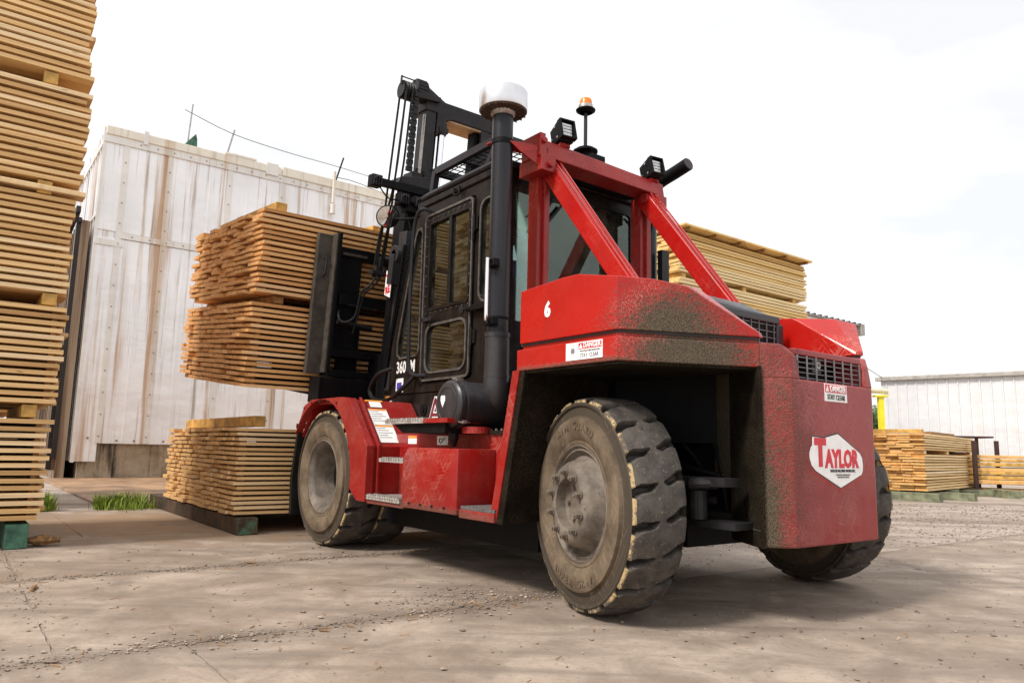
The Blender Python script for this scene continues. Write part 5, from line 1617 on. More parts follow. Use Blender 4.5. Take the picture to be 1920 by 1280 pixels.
# model number and the cut off letter
text('360', 0.165, (3.175, V0 - 0.003, 1.765), LX, RY, M['white_letter'], cab, 'lettering', 0.004, 0.80)
text('M', 0.165, (2.945, V0 - 0.003, 1.765), LX, RY, M['white_letter'], cab, 'lettering', 0.004, 0.80)
text('A', 0.36, (2.50, V0 + .010, 1.30), LX, RY, M['white_letter'], lb, 'lettering', 0.012, 1.0)
text('A', 0.36, (2.50, V0 + .0065, 1.30), LX, RY, simple('dark_red_letter', (0.16, 0.01, 0.02), 0.4), lb, 'lettering', -0.001, 1.0)
# grab rail beside the door
m = MB(); m.tube([(2.66, V0 - .01, 3.27), (2.70, V0 - .09, 3.30), (2.80, V0 - .10, 3.26), (2.86, V0 - .10, 3.1), (2.88, V0 - .10, 2.7), (2.87, V0 - .10, 2.0), (2.83, V0 - .10, 1.72), (2.76, V0 - .08, 1.66), (2.68, V0 - .0, 1.66)], 0.019, 8, 4); P('grab_rail', m, M['black_pipe'], cab, smooth=True)
# guard of wire mesh in front
m = MB()
for k in range(9):
    t = k / 8; m.beam((3.36 + .30 * t, 0.52, 1.95 - .05 * t), (3.02 + .34 * t, 0.52, 3.12 - .05 * t), .006, .006)
for k in range(22):
    t = k / 21; m.beam((3.36 - .34 * t, 0.522, 1.95 + 1.17 * t), (3.66 - .30 * t, 0.522, 1.90 + 1.17 * t), .006, .006)
m.beam((3.66, .52, 1.6), (3.34, .52, 3.1), .03, .03); m.beam((3.40, .52, 1.55), (3.68, .52, 1.55), .03, .03)
P('mesh_guard', m, M['black_frame'], cab)
# antenna-like looped hose by the fender
m = MB(); m.tube([(3.24, .38, 1.76), (3.38, .31, 1.71), (3.49, .30, 1.64), (3.56, .30, 1.54), (3.46, .30, 1.455), (3.25, .30, 1.43), (3.06, .30, 1.455), (2.92, .36, 1.57), (2.85, .44, 1.68)], 0.022, 8, 4); P('hose_loop', m, M['rubber_hose'], cab, smooth=True)

# ---- overhead guard cage over the cab
m = MB()
A, B, C_, D_ = (2.72, 0.50, 3.72), (1.62, 0.50, 3.72), (1.62, 1.98, 3.72), (2.72, 1.98, 3.72)
for p, q in ((A, B), (B, C_), (C_, D_), (D_, A), ((2.25, .50, 3.72), (2.25, 1.98, 3.72))): m.beam(p, q, 0.055, 0.07)
for p in (A, D_): m.beam(p, (p[0] + .06, p[1], 3.43), 0.06, 0.06)
for p in (B, C_): m.beam(p, (p[0] + .25, p[1], 3.43), 0.06, 0.06)
cg = P('overhead_guard', m, M['black_pipe'])
m = MB()
for k in range(1, 14): m.box(1.62 + k * .08, 1.628 + k * .08, 0.52, 1.96, 3.70, 3.708)
for k in range(1, 18): m.box(1.63, 2.71, 0.50 + k * .084, 0.508 + k * .084, 3.709, 3.717)
P('guard_mesh', m, M['black_frame'], cg)

# ---- rear post frame, beam, braces
rf_ = P('cross_beam', MB().hull([(1.02, .50, 3.37), (1.24, .50, 3.37), (1.02, 1.98, 3.35), (1.24, 1.98, 3.35), (1.04, .50, 3.52), (1.20, .50, 3.53), (1.04, 1.98, 3.48), (1.20, 1.98, 3.49)]), M['red'], bevel=0.008)
for v in (0.56, 1.80):
    m = MB(); m.box(1.16, 1.28, v, v + 0.055, 1.9, 3.345); m.box(1.13, 1.31, v + 0.0545, v + 0.11, 1.9, 3.345); P('guard_post', m, M['red'], rf_, bevel=0.005)
m = MB(); m.box(1.00, 1.30, .47, .62, 3.24, 3.365); m.cyl((1.01, .56, 3.30), (.97, .56, 3.30), .03, n=10); P('gusset', m, M['red'], rf_, bevel=0.006)
m = MB(); m.box(1.01, 1.26, .46, .52, 3.36, 3.56); m.cyl((1.01, .495, 3.49), (.98, .495, 3.49), .025, n=10); P('gusset', m, M['red'], rf_, bevel=0.006)
m = MB(); m.box(1.00, 1.30, 1.86, 1.99, 3.20, 3.345); P('gusset', m, M['red'], rf_, bevel=0.006)
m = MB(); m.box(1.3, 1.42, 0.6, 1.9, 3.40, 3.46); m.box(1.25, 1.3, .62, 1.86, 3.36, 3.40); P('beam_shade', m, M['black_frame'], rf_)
for v in (0.665, 1.825):
    m = MB(); m.beam((1.13, v, 3.33), (0.10, v, 2.02), 0.10, 0.15)
    br = P('diagonal_brace', m, M['red_clean'], bevel=0.010)
    m = MB(); d = Vector((-1.03, 0, -1.34)).normalized(); nn = Vector((-d.z, 0, d.x)) * -1
    nn = Vector((d.z, 0, -d.x)); nn = nn if nn.z > 0 else -nn
    for vv in (v - .030, v + .030):
        m.beam(Vector((1.11, vv, 3.33)) + nn * .078, Vector((0.12, vv, 2.05)) + nn * .078, 0.016, 0.010)
    P('brace_rib', m, M['red_clean'], br)
    m = MB(); m.cyl((1.08, v - .075, 3.30), (1.08, v + .075, 3.30), 0.05, n=14); P('brace_pin', m, M['red'], br)
# bracket from the post to the intake pipe
m = MB(); m.hull([(1.30, .12, 3.44), (1.14, .12, 3.44), (1.02, .55, 3.44), (1.24, .55, 3.44), (1.30, .12, 3.455), (1.14, .12, 3.455), (1.02, .55, 3.455), (1.24, .55, 3.455)])
m.hull([(1.06, .30, 3.36), (1.04, .55, 3.25), (1.02, .55, 3.44), (1.09, .2, 3.44), (1.07, .30, 3.36), (1.05, .55, 3.25), (1.03, .55, 3.44), (1.10, .2, 3.44)])
P('pipe_bracket', m, M['red'], bevel=0.003)

# ---- intake pipe, cap, filter
PUv = (1.18, 0.20)
m = MB(); m.cyl((*PUv, 1.70), (*PUv, 3.70), 0.086, n=32); ip = P('intake_pipe', m, M['black_pipe'], smooth=True)
m = MB(); m.cyl((*PUv, 1.45), (*PUv, 1.86), 0.098, n=32); m.cyl((*PUv, 1.84), (*PUv, 1.875), 0.103, n=32); m.cyl((*PUv, 1.52), (*PUv, 1.545), 0.103, n=32)
m.tube([(1.18, .20, 1.56), (1.18, .20, 1.42), (1.20, .24, 1.34), (1.27, .32, 1.31), (1.30, .42, 1.31)], 0.100, 24, 4); P('pipe_elbow', m, M['plastic'], ip, smooth=True)
m = MB(); m.cyl((*PUv, 3.42), (*PUv, 3.46), 0.093, n=32); m.cyl((*PUv, 1.98), (*PUv, 2.0), 0.091, n=32); P('pipe_clamp', m, M['black_frame'], ip)
m = MB(); m.lathe([(0.0, 0.085), (0.02, 0.10), (0.035, 0.105)], (*PUv, 3.665), (0, 0, 1), 32); P('cap_collar', m, M['steel'], ip)
m = MB(); m.lathe([(0.0, 0.105), (0.0, 0.185), (0.015, 0.198)], (*PUv, 3.70), (0, 0, 1), 40)
for k in range(20):
    a = 2 * pi * k / 20; c, s_ = cos(a), sin(a)
    m.beam((PUv[0] + c * .11, PUv[1] + s_ * .11, 3.697), (PUv[0] + c * .195, PUv[1] + s_ * .195, 3.697), .006, .010)
cp = P('rain_cap_base', m, M['cap_under'], ip)
m = MB(); m.lathe([(0.0, 0.197), (0.005, 0.200), (0.150, 0.200), (0.165, 0.194), (0.175, 0.17), (0.18, 0.0)], (*PUv, 3.712), (0, 0, 1), 48); P('rain_cap', m, M['alu'], ip, smooth=True)
m = MB(); a = radians(238); m.beam((PUv[0] + .2025 * cos(0.62), PUv[1] - .2025 * sin(0.62), 3.785), (PUv[0] + .2025 * cos(0.62), PUv[1] - .2025 * sin(0.62), 3.86), .012, .006); P('cap_slot', m, M['dark_gap'], ip)
# chrome grab handle on the pipe
m = MB(); m.tube([(1.14, .11, 2.42), (1.10, .035, 2.43), (1.09, .02, 2.38), (1.09, .02, 2.0), (1.10, .035, 1.95), (1.14, .11, 1.95)], 0.015, 10, 4); P('chrome_handle', m, M['chrome'], ip, smooth=True)
m = MB(); m.box(1.06, 1.18, .06, .12, 2.38, 2.44); m.box(1.06, 1.18, .06, .12, 1.92, 1.98); P('handle_mount', m, M['black_frame'], ip, bevel=.006)
# second slim pipe behind
m = MB(); m.cyl((1.22, 0.30, 1.3), (1.22, 0.30, 3.3), 0.02, n=14); P('conduit', m, M['black_frame'])
FC = (1.33, 1.31)
m = MB(); m.lathe([(0.0, 0.0), (0.0, 0.150), (0.006, 0.168), (0.02, 0.182), (0.045, 0.184), (0.05, 0.172), (0.07, 0.172), (0.075, 0.190), (0.12, 0.190), (0.125, 0.178), (0.62, 0.176), (0.62, 0)], (FC[0], -0.15, FC[1]), (0, 1, 0), 56); fl = P('air_filter', m, M['plastic'], smooth=True)
m = MB(); m.lathe([(0.0, 0.138), (-0.004, 0.135), (-0.004, 0.128), (0.0, 0.125)], (FC[0], -0.151, FC[1]), (0, 1, 0), 48); P('cap_ring', m, M['plastic'], fl)
sh = [(-.030, .035), (-.022, .045), (.022, .045), (.030, .035), (.030, .005), (.0, -.045), (-.030, .005)]
m = MB(); m.prism([(FC[0] + .055 + a, FC[1] + .02 + b) for a, b in sh], 'v', -0.156, -0.1515); P('shield_emblem', m, M['decal_white'], fl)
for a in (100, 225, -30):
    a = radians(a); c, s_ = cos(a), sin(a)
    m = MB(); m.tube([(FC[0] + .19 * c, -.13, FC[1] + .19 * s_), (FC[0] + .205 * c, -.09, FC[1] + .205 * s_), (FC[0] + .195 * c, -.03, FC[1] + .195 * s_)], 0.006, 6, 3); m.box(FC[0] + .19 * c - .02, FC[0] + .19 * c + .02, -.10, -.06, FC[1] + .19 * s_ - .012, FC[1] + .19 * s_ + .012); P('filter_clip', m, M['steel'], fl)
m = MB(); m.lathe([(0, .045), (0.03, .045), (0.035, .036), (0.07, .036), (0.075, .040), (0.09, .040), (0.10, .034), (0.15, .020), (0.155, 0)], (1.36, -0.06, 1.14), (0, 0, -1), 20); P('dust_valve', m, M['rubber_hose'], fl, smooth=True)
m = MB(); m.cyl((1.22, 0.05, 1.09), (1.22, .05, 1.14), .11, n=24); P('filter_mount', m, M['red'], fl)
m = MB(); m.box(0.62, 1.28, 0.30, 0.5, 1.09, 1.5); P('bay_filler', m, M['black_frame'])
m = MB()
for k in range(6): m.cyl((1.15 - k * .07, .14, 1.10), (1.15 - k * .07, .14, 1.13), .010, n=6)
P('deck_bolt', m, M['steel'], body)

# ---- beacon and lamps
m = MB(); m.cyl((1.38, 1.30, 3.72), (1.38, 1.30, 3.735), 0.115, n=28); m.cyl((1.38, 1.30, 3.737), (1.38, 1.30, 3.755), 0.085, n=28); m.box(1.2, 1.5, 1.22, 1.38, 3.50, 3.64); m.cyl((1.38, 1.3, 3.64), (1.38, 1.3, 3.72), .05, n=12); bc = P('beacon_base', m, M['black_frame'])
m = MB(); m.cyl((1.38, 1.30, 3.756), (1.38, 1.30, 4.105), 0.017, n=12); P('beacon_pole', m, M['gunmetal'], bc)
m = MB(); m.lathe([(0, .06), (0.02, .09), (0.03, .093), (0.034, 0.09), (0.034, 0)], (1.38, 1.30, 4.105), (0, 0, 1), 28); P('beacon_plate', m, M['black_frame'], bc)
m = MB(); m.lathe([(0, .068), (0.04, .068), (0.04, 0)], (1.38, 1.30, 4.141), (0, 0, 1), 28); P('beacon_ring', m, M['steel'], bc)
m = MB(); m.lathe([(0, .060), (0.045, .058), (0.06, .05), (0.066, 0)], (1.38, 1.30, 4.182), (0, 0, 1), 28); P('beacon_lens', m, M['amber'], bc, smooth=True)


def lamp(u, v, z, yaw=0.15, pitch=0.25):
    R = Matrix.Rotation(yaw, 3, 'Z') @ Matrix.Rotation(pitch, 3, 'Y')
    def tf(p): q = R @ Vector(p); return (u + q.x, v + q.y, z + q.z)
    m = MB(tf=tf); m.hull([(0.07, -.06, -.07), (0.07, .06, -.07), (.07, .06, .08), (.07, -.06, .08), (-.06, -.075, -.085), (-.06, .075, -.085), (-.09, .075, .095), (-.09, -.075, .095)]); h = P('work_lamp', m, M['black_frame'], bevel=0.004)
    m = MB(tf=tf); m.hull([(-.064, -.055, -.065), (-.064, .055, -.065), (-.088, .055, .065), (-.088, -.055, .065), (-.074, -.055, -.067), (-.074, .055, -.067), (-.098, .055, .067), (-.098, -.055, .067)]); P('lamp_lens', m, M['lens'], h)
    m = MB(tf=tf)
    for a, b, c, d in ((-.075, .075, .085, .095), (-.075, .075, -.085, -.075), (-.075, -.062, -.075, .085), (.062, .075, -.075, .085)): m.box(-.125, -.075, a, b, c, d)
    for k in range(3): m.box(-.112, -.106, -.06, .06, -.032 + k * .032, -.030 + k * .032)
    P('lamp_bezel', m, M['black_frame'], h)
    m = MB(tf=tf); m.box(-.04, .03, -.05, .05, -.125, -.09); m.cyl((0, 0, -.15), (0, 0, -.12), .015, n=8); P('lamp_foot', m, M['red'], h)
    m = MB(tf=tf)
    for a, b in ((-.03, .06), (-.05, -.05), (.04, -.03)): m.cyl((a, -.079, b), (a, -.068, b), .010, n=8)
    P('lamp_screw', m, M['steel'], h)
    return h


lamp(1.10, 0.76, 3.625)
lamp(1.10, 1.87, 3.585)

# ---- exhaust on the right
m = MB(); m.cyl((1.5, 2.28, 1.7), (1.5, 2.28, 3.42), 0.085, n=24); ex = P('exhaust_pipe', m, M['black_pipe'], smooth=True)
m = MB(); m.tube([(1.5, 2.28, 3.35), (1.5, 2.28, 3.50), (1.45, 2.28, 3.60), (1.33, 2.28, 3.66), (1.15, 2.28, 3.70), (0.98, 2.28, 3.74)], 0.065, 20, 4); P('exhaust_outlet', m, M['black_frame'], ex, smooth=True)
m = MB(); m.cyl((0.985, 2.28, 3.738), (0.972, 2.28, 3.741), 0.058, n=20); P('outlet_mouth', m, M['dark_gap'], ex)
m = MB(); m.box(1.30, 1.36, 2.26, 2.36, 2.0, 2.95); P('heat_shield', m, M['gunmetal'], ex)
m = MB(); m.cyl((1.12, 2.40, 3.25), (1.12, 2.40, 3.29), .0, n=3) if False else m.tube([(1.25, 2.05, 3.3), (1.3, 2.12, 3.2), (1.32, 2.12, 3.1)], .012, 6, 3); P('cable', m, M['rubber_hose'], ex)

# ---- mast (tilted), coordinates (s, v, h)
def MT(): return MB(tf=TM)


m = MT()
for v0, v1 in ((0.70, 0.855), (1.765, 1.92)):
    m.box(-.14, .14, v0, v0 + .04, -0.35, 3.02) if v0 < 1 else m.box(-.14, .14, v1 - .04, v1, -0.35, 3.02)
    m.box(-.14, -.10, v0, v1, -0.35, 3.02); m.box(.10, .14, v0, v1, -0.35, 3.02)
m.box(-.16, -.10, .7, 1.92, 0.3, 0.55); m.box(-.16, -.12, .7, 1.92, 2.75, 2.98)
mast = P('outer_mast', m, M['black_frame'], bevel=0.006)
m = MT(); m.hull([(-.16, .55, 3.02), (.16, .55, 3.02), (.16, 1.02, 3.02), (-.16, 1.02, 3.02), (-.16, .60, 3.10), (.16, .60, 3.10), (.16, 1.02, 3.18), (-.16, 1.02, 3.18)])
m.box(-.15, -.08, .88, 1.06, 3.10, 3.24); m.box(-.12, .1, .74, .9, 3.09, 3.20); m.cyl((-.17, 1.02, 3.24), (-.07, 1.02, 3.24), .05, n=16); m.cyl((-.10, .80, 3.18), (-.10, .80, 3.25), .02, n=8)
P('mast_head_bracket', m, M['gunmetal'], mast, bevel=0.008)
m = MT()
for sgn in (0, 1):
    f = (lambda v: v) if not sgn else (lambda v: 2.62 - v)
    a, b = sorted((f(.86), f(.90))); m.box(-.08, .08, a, b, 0, 3.95)
    a, b = sorted((f(.86), f(.99))); m.box(-.10, -.06, a, b, 0, 3.95); m.box(.06, .10, a, b, 0, 3.95)
inm = P('inner_mast', m, M['gunmetal'], bevel=0.005)
m = MT()
for sgn in (0, 1):
    f = (lambda v: v) if not sgn else (lambda v: 2.62 - v)
    a, b = sorted((f(.975), f(1.05))); m.box(-.03, .10, a, b, 0, 3.9)
P('rear_channel', m, M['black_frame'], inm)
# crosshead: curved beam
m = MT(); m.prism([(.84, 3.95), (1.0, 3.95), (1.0, 3.72), (1.09, 3.72), (1.10, 3.84), (1.14, 3.90), (1.22, 3.92), (1.74, 3.92), (1.82, 3.89), (1.87, 3.80), (1.89, 3.6), (1.96, 3.6), (1.96, 4.05), (1.88, 4.10), (1.0, 4.10), (.84, 4.09)], 'u', -.11, .26); ch = P('crosshead', m, M['gunmetal'], inm, bevel=0.008)
m = MT(); m.box(-.09, .25, 1.16, 1.80, 3.895, 3.917); P('crosshead_underside', m, M['tan_steel'], ch)
m = MT(); m.box(-.15, .0, .66, .86, 4.06, 4.09); m.beam((-.14, .62, 4.06), (-.14, 1.0, 4.09), .04, .06); P('pulley_arm', m, M['gunmetal'], ch, bevel=.004)
m = MT(); m.cyl((-.06, 1.10, 0.4), (-.06, 1.10, 3.78), 0.042, n=20); m.cyl((-.06, 1.36, 0.4), (-.06, 1.36, 3.8), 0.0001, n=3) if False else None; P('lift_ram', m, M['chrome'], inm, smooth=True)
m = MT(); m.cyl((-.06, 1.10, 3.72), (-.06, 1.10, 3.86), .06, n=16); m.box(-.12, 0, 1.04, 1.16, 3.74, 3.80); P('ram_head', m, M['gunmetal'], inm)
m = MT(); m.cyl((-.06, .88, 0.4), (-.06, .88, 3.9), 0.038, n=16); P('lift_ram', m, M['steel'], inm, smooth=True)
m = MT(); m.cyl((-.06, 1.10, -.2), (-.06, 1.10, 1.9), .07, n=20); m.cyl((-.06, .88, -.2), (-.06, .88, 1.9), .06, n=20); P('ram_barrel', m, M['black_frame'], inm, smooth=True)
# chain sprocket and chain
m = MT(); m.cyl((-.04, .70, 4.155), (-.04, .84, 4.155), .115, n=24)
for k in range(18):
    a = 2 * pi * k / 18; m.beam((-.04 + .115 * cos(a), .71, 4.155 + .115 * sin(a)), (-.04 + .115 * cos(a), .83, 4.155 + .115 * sin(a)), .02, .025)
P('chain_sprocket', m, M['gunmetal'], ch)
m = MT(); m.hull([(-.04, .845, 4.26), (.06, .845, 4.22), (.02, 1.10, 4.10), (-.10, 1.10, 4.10), (-.08, .845, 4.10), (.05, 0.845, 4.10), (-.02, .88, 4.26)]); P('sprocket_cover', m, M['gunmetal'], ch)
m = MT()
for k in range(24):
    h = 4.10 - k * .0385; vv = .695 - .0 * k
    if k % 2: m.box(-.135, -.115, vv - .035, vv + .035, h - .026, h + .026); m.box(-.10, -.09, vv - .035, vv + .035, h - .026, h + .026)
    else: m.box(-.145, -.085, vv - .022, vv + .022, h - .026, h + .026)
P('lift_chain', m, M['gunmetal'], inm)
# hose pulley at the left end, four hoses
m = MT()
for k in range(4): m.lathe([(0, .105), (.008, .098), (.012, .090), (.020, .090), (.024, .098), (.030, .105)], (-.13, .50 + k * .033, 4.07), (0, 1, 0), 32)
m.cyl((-.13, .49, 4.07), (-.13, .64, 4.07), .088, n=24); P('hose_pulley', m, M['gunmetal'], ch, smooth=True)
m = MT(); m.hull([(-.13 + .05, .64, 4.0), (-.13 - .05, .64, 4.0), (-.16, .64, 4.22), (-.12, .64, 4.22), (-.08, .65, 4.0), (-.18, .65, 4.0), (-.16, .65, 4.22), (-.10, .65, 4.20)]); m.hull([(-.17, .485, 4.12), (-.13, .485, 4.12), (-.16, .485, 4.22), (-.13, .485, 4.22), (-.17, .475, 4.12), (-.13, .475, 4.12), (-.16, .475, 4.22), (-.13, .475, 4.22)]); m.cyl((-.145, .48, 4.21), (-.145, .645, 4.21), .008, n=6); P('pulley_cheek', m, M['gunmetal'], ch)
for k in range(4):
    s_ = -.13 + (.095 if k > 1 else -.095) * -1; vv = .515 + k * .033
    top = (s_ if k < 2 else -.225, vv, 4.06)
    sx = (-.035 if k % 2 else -.225)
    a = .515 + (k // 2) * .075 + (k % 2) * .02
    m = MT(); m.tube([(sx, a, 4.07), (sx + .02, a - .03, 3.0), (-.02, a - .05, 2.45), (0.05, a - .06, 1.95)], 0.0125, 7, 4); P('hydraulic_hose', m, M['rubber_hose'], mast, smooth=True)
# front light bars
m = MT(); m.box(-.30, -.22, .26, .95, 2.90, 2.98); m.box(-.34, -.20, .60, 1.02, 2.68, 2.74); m.beam((-.27, .5, 2.80), (-.27, .98, 2.66), .05, .10); lb2 = P('light_bar', m, M['black_frame'], mast, bevel=.004)
for (s_, v_, h_) in ((-.28, .22, 2.93), (-.30, .55, 2.80), (-.30, .74, 2.80)):
    m = MT(); m.box(s_ - .06, s_ + .06, v_ - .06, v_ + .06, h_ - .065, h_ + .065); hh = P('head_lamp', m, M['black_frame'], mast, bevel=.008)
    m = MT(); m.lathe([(0, .045), (-.012, .050), (-.02, .04)], (s_ - .055, v_, h_), (1, 0, 0), 18)
    for k in range(4): m.box(s_ - .075, s_ - .061, v_ - .05 + k * .03, v_ - .045 + k * .03, h_ - .05, h_ + .05)
    P('lamp_fins', m, M['plastic'], mast)
m = MT(); m.tube([(-.3, .5, 2.75), (-.34, .62, 2.6), (-.36, .7, 2.3)], .010, 6, 4); m.tube([(-.3, .72, 2.75), (-.36, .78, 2.62), (-.38, .80, 2.4)], .010, 6, 4); m.tube([(-.28, .26, 2.9), (-.3, .38, 2.78), (-.3, .5, 2.78)], .008, 6, 4); P('lamp_cable', m, M['rubber_hose'], mast)
# tilt link, dark tower between mast and cab
m = MB(); m.beam((3.46, .60, 3.28), (3.62, .58, 1.5), .10, .14); m.lathe([(-.03, .05), (-.03, .10), (.03, .10), (.03, .05)], (3.50, .50, 3.02), (0, 1, 0), 24); m.beam((3.50, .5, 3.02), (3.55, .5, 2.7), .10, .10); P('tilt_link', m, M['plastic'], mast, bevel=.006)
m = MB(); m.box(3.46, 3.80, .60, 1.95, 1.3, 2.0); P('mast_foot', m, M['black_frame'], mast)
m = MB(); m.prism([(3.535, 2.55), (3.50, 2.82), (3.63, 2.86), (3.66, 2.60)], 'v', .465, .47); P('warning_plate', m, M['decal_white'], mast)
text('T', 0.13, (3.60, .462, 2.76), (-1, 0, -.1), (-.1, 0, 1), M['decal_red'], mast, 'lettering', .004, .8)
text('RE', 0.11, (3.585, .462, 2.64), (-1, 0, .2), (.2, 0, 1), M['decal_red'], mast, 'lettering', .004, .8)

# carriage with backrest
m = MT(); m.box(.42, .50, -.06, .12, .82, 2.40); m.box(.30, .42, .10, .125, .84, 2.41); car = P('side_shift_plate', m, M['carriage_grey'], bevel=.006)
m = MT(); m.box(.28, .42, .126, .16, .84, 2.42); P('plate_return', m, M['black_frame'], car)
m = MT(); m.tube([(.415, .02, 2.12), (.385, .04, 2.10), (.385, .03, 1.95), (.415, .01, 1.92)], .012, 6, 3); P('lifting_eye', m, M['gunmetal'], car)
m = MT()
m.box(.36, .49, .17, 2.45, 2.16, 2.28); m.box(.30, .49, .17, 2.45, 1.03, 1.12); m.box(.28, .49, .13, 2.45, .80, .88)
m.box(.36, .49, .17, .46, 1.12, 2.16); m.box(.36, .49, 1.9, 2.40, 1.12, 2.16); m.box(.36, .49, .98, 1.5, 1.12, 2.16)
m.box(.20, .49, .02, 2.5, .50, .79); m.box(.1, .45, .7, 1.8, .3, 1.1); m.box(.30, .36, .2, 2.3, 1.62, 1.74)
cr = P('carriage', m, M['black_frame'], bevel=.005)
m = MT(); m.box(.24, .42, .66, .92, 2.12, 2.24); m.cyl((.2, .62, 2.18), (.2, .95, 2.18), .05, n=14); P('carriage_roller', m, M['gunmetal'], cr)
m = MT(); m.box(.12, .36, 2.3, 2.5, 1.0, 2.3); m.beam((.33, .2, 2.2), (.33, .5, 2.2), .02, .03); P('far_plate', m, M['carriage_grey'], cr)
for k, (a, b) in enumerate(((.30, .55), (1.95, 2.20))):
    m = MT(); m.prism([(.36, .50), (.44, .50), (.46, .545), (3.0, .585), (2.98, .597), (.50, .597), (.50, 1.4), (.44, 1.4), (.44, .60), (.36, .60)], 'v', a, b); P('fork', m, M['black_frame'], bevel=.004)
m = MT(); m.tube([(0.0, .50, 2.0), (.02, .42, 1.85), (.10, .36, 1.75), (.15, .34, 1.5), (.2, .25, 1.42), (.25, .10 + .1, 1.45), (.3, .2, 1.55)], .014, 7, 4); m.tube([(0.0, .55, 2.0), (.02, .47, 1.85), (.10, .40, 1.75), (.15, .37, 1.50), (.2, .35, 1.3)], .012, 7, 4)
m.tube([(.25, .18, 1.42), (.25, .35, 1.40), (.25, .6, 1.38)], .03, 8, 2); m.cyl((.25, .3, 1.62), (.25, .6, 1.60), .012, n=8); P('carriage_hose', m, M['rubber_hose'], cr, smooth=True)
m = MT(); m.box(-.02, .08, .42, .62, 1.98, 2.02); m.cyl((.02, .47, 2.02), (.02, .47, 2.08), .02, n=8); m.cyl((.02, .57, 2.02), (.02, .57, 2.08), .02, n=8); P('hose_clamp', m, M['gunmetal'], mast)

# round mirror on an arm
mc = Vector((3.34, 0.30, 3.365))
nrm = Vector((-0.86, -0.25, -0.50)).normalized()
m = MB(); m.lathe([(0.035, 0), (0.028, .05), (0.0, .118), (-0.006, .124), (-.012, .118)], mc, -nrm, 36); mr = P('round_mirror', m, M['black_frame'], smooth=True)
m = MB(); m.lathe([(0.020, 0.0), (0.018, .03), (0.012, .07), (0.004, .112)], mc + nrm * 0.0, nrm, 36); P('mirror_glass', m, M['mirror'], mr, smooth=True)
m = MB(); m.tube([(3.34 + .04, .33, 3.36), (3.2, .42, 3.33), (3.0, .45, 3.30), (2.9, .46, 3.30)], .014, 8, 3); P('mirror_arm', m, M['black_frame'], mr)


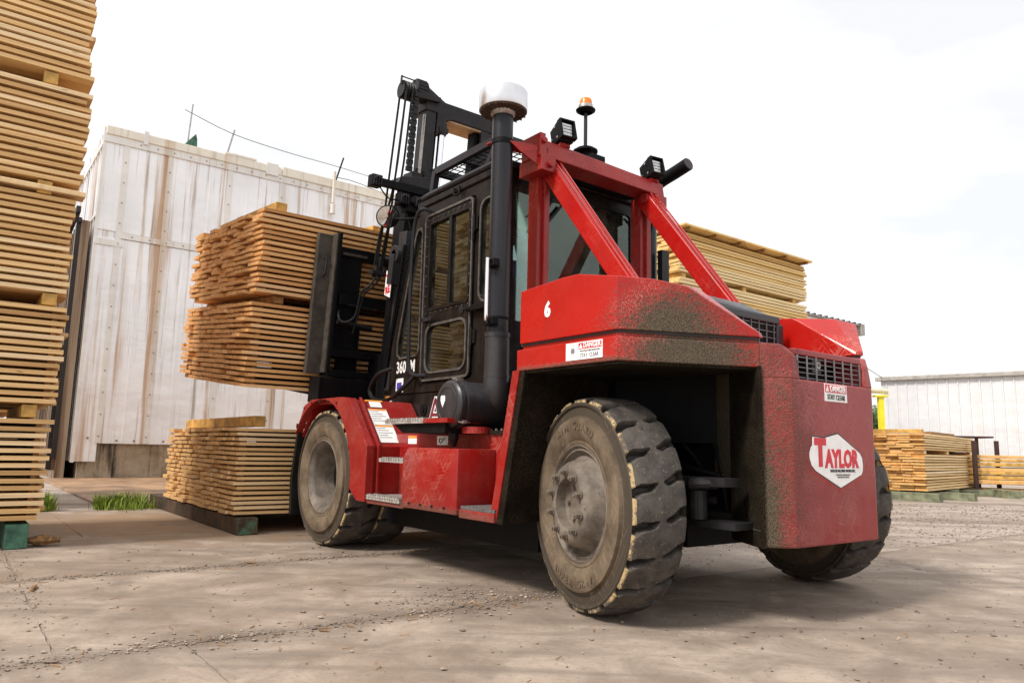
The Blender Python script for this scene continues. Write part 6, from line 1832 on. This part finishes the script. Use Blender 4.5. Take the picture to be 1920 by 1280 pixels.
# ------------------------------------------------------------------ operator in the cab
def person():
    t = thing('person', 'seated operator in a blue shirt inside the forklift cab', 'person', (1.92, 1.06, 1.92))
    b = Vector(tuple(t['_b']))
    J = {'pel': (1.90, 1.07, 2.00), 'wst': (1.87, 1.07, 2.18), 'chs': (1.86, 1.07, 2.38), 'nkb': (1.87, 1.07, 2.52), 'nk': (1.89, 1.07, 2.60), 'hd': (1.91, 1.07, 2.70), 'hdt': (1.90, 1.07, 2.80),
         'sl': (1.87, 0.87, 2.46), 'el': (1.98, 0.80, 2.22), 'wl': (2.25, 0.88, 2.22), 'hl': (2.36, .92, 2.25), 'sr': (1.87, 1.27, 2.46), 'er': (2.0, 1.34, 2.22), 'wr': (2.30, 1.24, 2.22), 'hr': (2.42, 1.2, 2.25),
         'hpl': (1.95, .97, 1.97), 'kl': (2.38, .93, 2.0), 'al': (2.48, .93, 1.60), 'fl': (2.64, .93, 1.57), 'hpr': (1.95, 1.17, 1.97), 'kr': (2.38, 1.2, 2.0), 'ar': (2.48, 1.2, 1.60), 'fr': (2.64, 1.2, 1.57)}
    rad = {'pel': .15, 'wst': .14, 'chs': .16, 'nkb': .085, 'nk': .055, 'hd': .085, 'hdt': .075, 'sl': .075, 'el': .048, 'wl': .033, 'hl': .035, 'hpl': .095, 'kl': .065, 'al': .045, 'fl': .04}
    rad.update({k[:-1] + 'r': v for k, v in list(rad.items()) if k in ('sl', 'el', 'wl', 'hl', 'hpl', 'kl', 'al', 'fl')})
    E = [('pel', 'wst'), ('wst', 'chs'), ('chs', 'nkb'), ('nkb', 'nk'), ('nk', 'hd'), ('hd', 'hdt'), ('chs', 'sl'), ('sl', 'el'), ('el', 'wl'), ('wl', 'hl'), ('chs', 'sr'), ('sr', 'er'), ('er', 'wr'), ('wr', 'hr'),
         ('pel', 'hpl'), ('hpl', 'kl'), ('kl', 'al'), ('al', 'fl'), ('pel', 'hpr'), ('hpr', 'kr'), ('kr', 'ar'), ('ar', 'fr')]
    ks = list(J); me = bpy.data.meshes.new('body')
    me.from_pydata([(J[k][0] - b.x, -J[k][1] - b.y, J[k][2] - b.z) for k in ks], [(ks.index(a), ks.index(c)) for a, c in E], [])
    o = bpy.data.objects.new('body', me); COL.objects.link(o); o.parent = t
    md = o.modifiers.new('skin', 'SKIN'); md.use_smooth_shade = True
    for i, k in enumerate(ks): me.skin_vertices[0].data[i].radius = (rad[k], rad[k])
    me.skin_vertices[0].data[0].use_root = True
    sb = o.modifiers.new('sub', 'SUBSURF'); sb.levels = 2; sb.render_levels = 2
    g = NT('operator_clothes_and_skin'); z = g.sep(g.obj())[2]; x = g.sep(g.obj())[0]
    c = g.mix(g.step(z, 0.60, 0.62), (0.015, 0.08, 0.22), (0.36, 0.19, 0.13))
    c = g.mix(g.step(z, 0.13, 0.09), c, (0.03, 0.035, 0.06))
    c = g.mix(g.math('MULTIPLY', g.step(x, 0.30, 0.32), g.step(z, 0.18, 0.2)), c, (0.36, 0.19, 0.13))
    me.materials.append(g.fin(c, 0.8))
    m = MB(); m.lathe([(0, .105), (.03, .108), (.07, .095), (.10, .06), (.11, 0)], (1.90, 1.07, 2.755), (0, 0, 1), 20); m.hull([(1.95, .99, 2.755), (1.95, 1.15, 2.755), (2.08, 1.02, 2.755), (2.08, 1.12, 2.755), (1.95, .99, 2.77), (1.95, 1.15, 2.77), (2.08, 1.02, 2.765), (2.08, 1.12, 2.765)]); m.build('cap', M['hair'], t, smooth=True)
    m = MB()
    for v in (1.03, 1.11): m.cyl((1.985, v, 2.72), (1.995, v, 2.72), .010, n=8)
    m.build('eye', M['hair'], t)
    m = MB(); m.hull([(1.985, 1.06, 2.71), (1.985, 1.08, 2.71), (2.012, 1.07, 2.685), (1.985, 1.055, 2.68), (1.985, 1.085, 2.68)]); m.build('nose', M['skin'], t)
    m = MB()
    for s_, hx in ((-1, ('hl')), (1, ('hr'))):
        h = Vector(J[hx])
        for k in range(4):
            q = h + Vector((.03, (-.03 + .02 * k), .01)); m.tube([q, q + Vector((.035, 0, .01)), q + Vector((.05, 0, -.02)), q + Vector((.035, 0, -.04))], .009, 6, 2)
        q = h + Vector((.0, -.04 * s_, .01)); m.tube([q, q + Vector((.03, -.01 * s_, .0)), q + Vector((.05, 0, -.01))], .010, 6, 2)
    m.build('finger', M['skin'], t, smooth=True)


person()
for o in COL.objects:
    if o.name.startswith('person'): o.location += FR.to_3x3() @ Vector((-0.05, 0.12, 0.16))

# purge helper sources that were never linked
for o in list(bpy.data.objects):
    if '_b' in o: del o['_b']
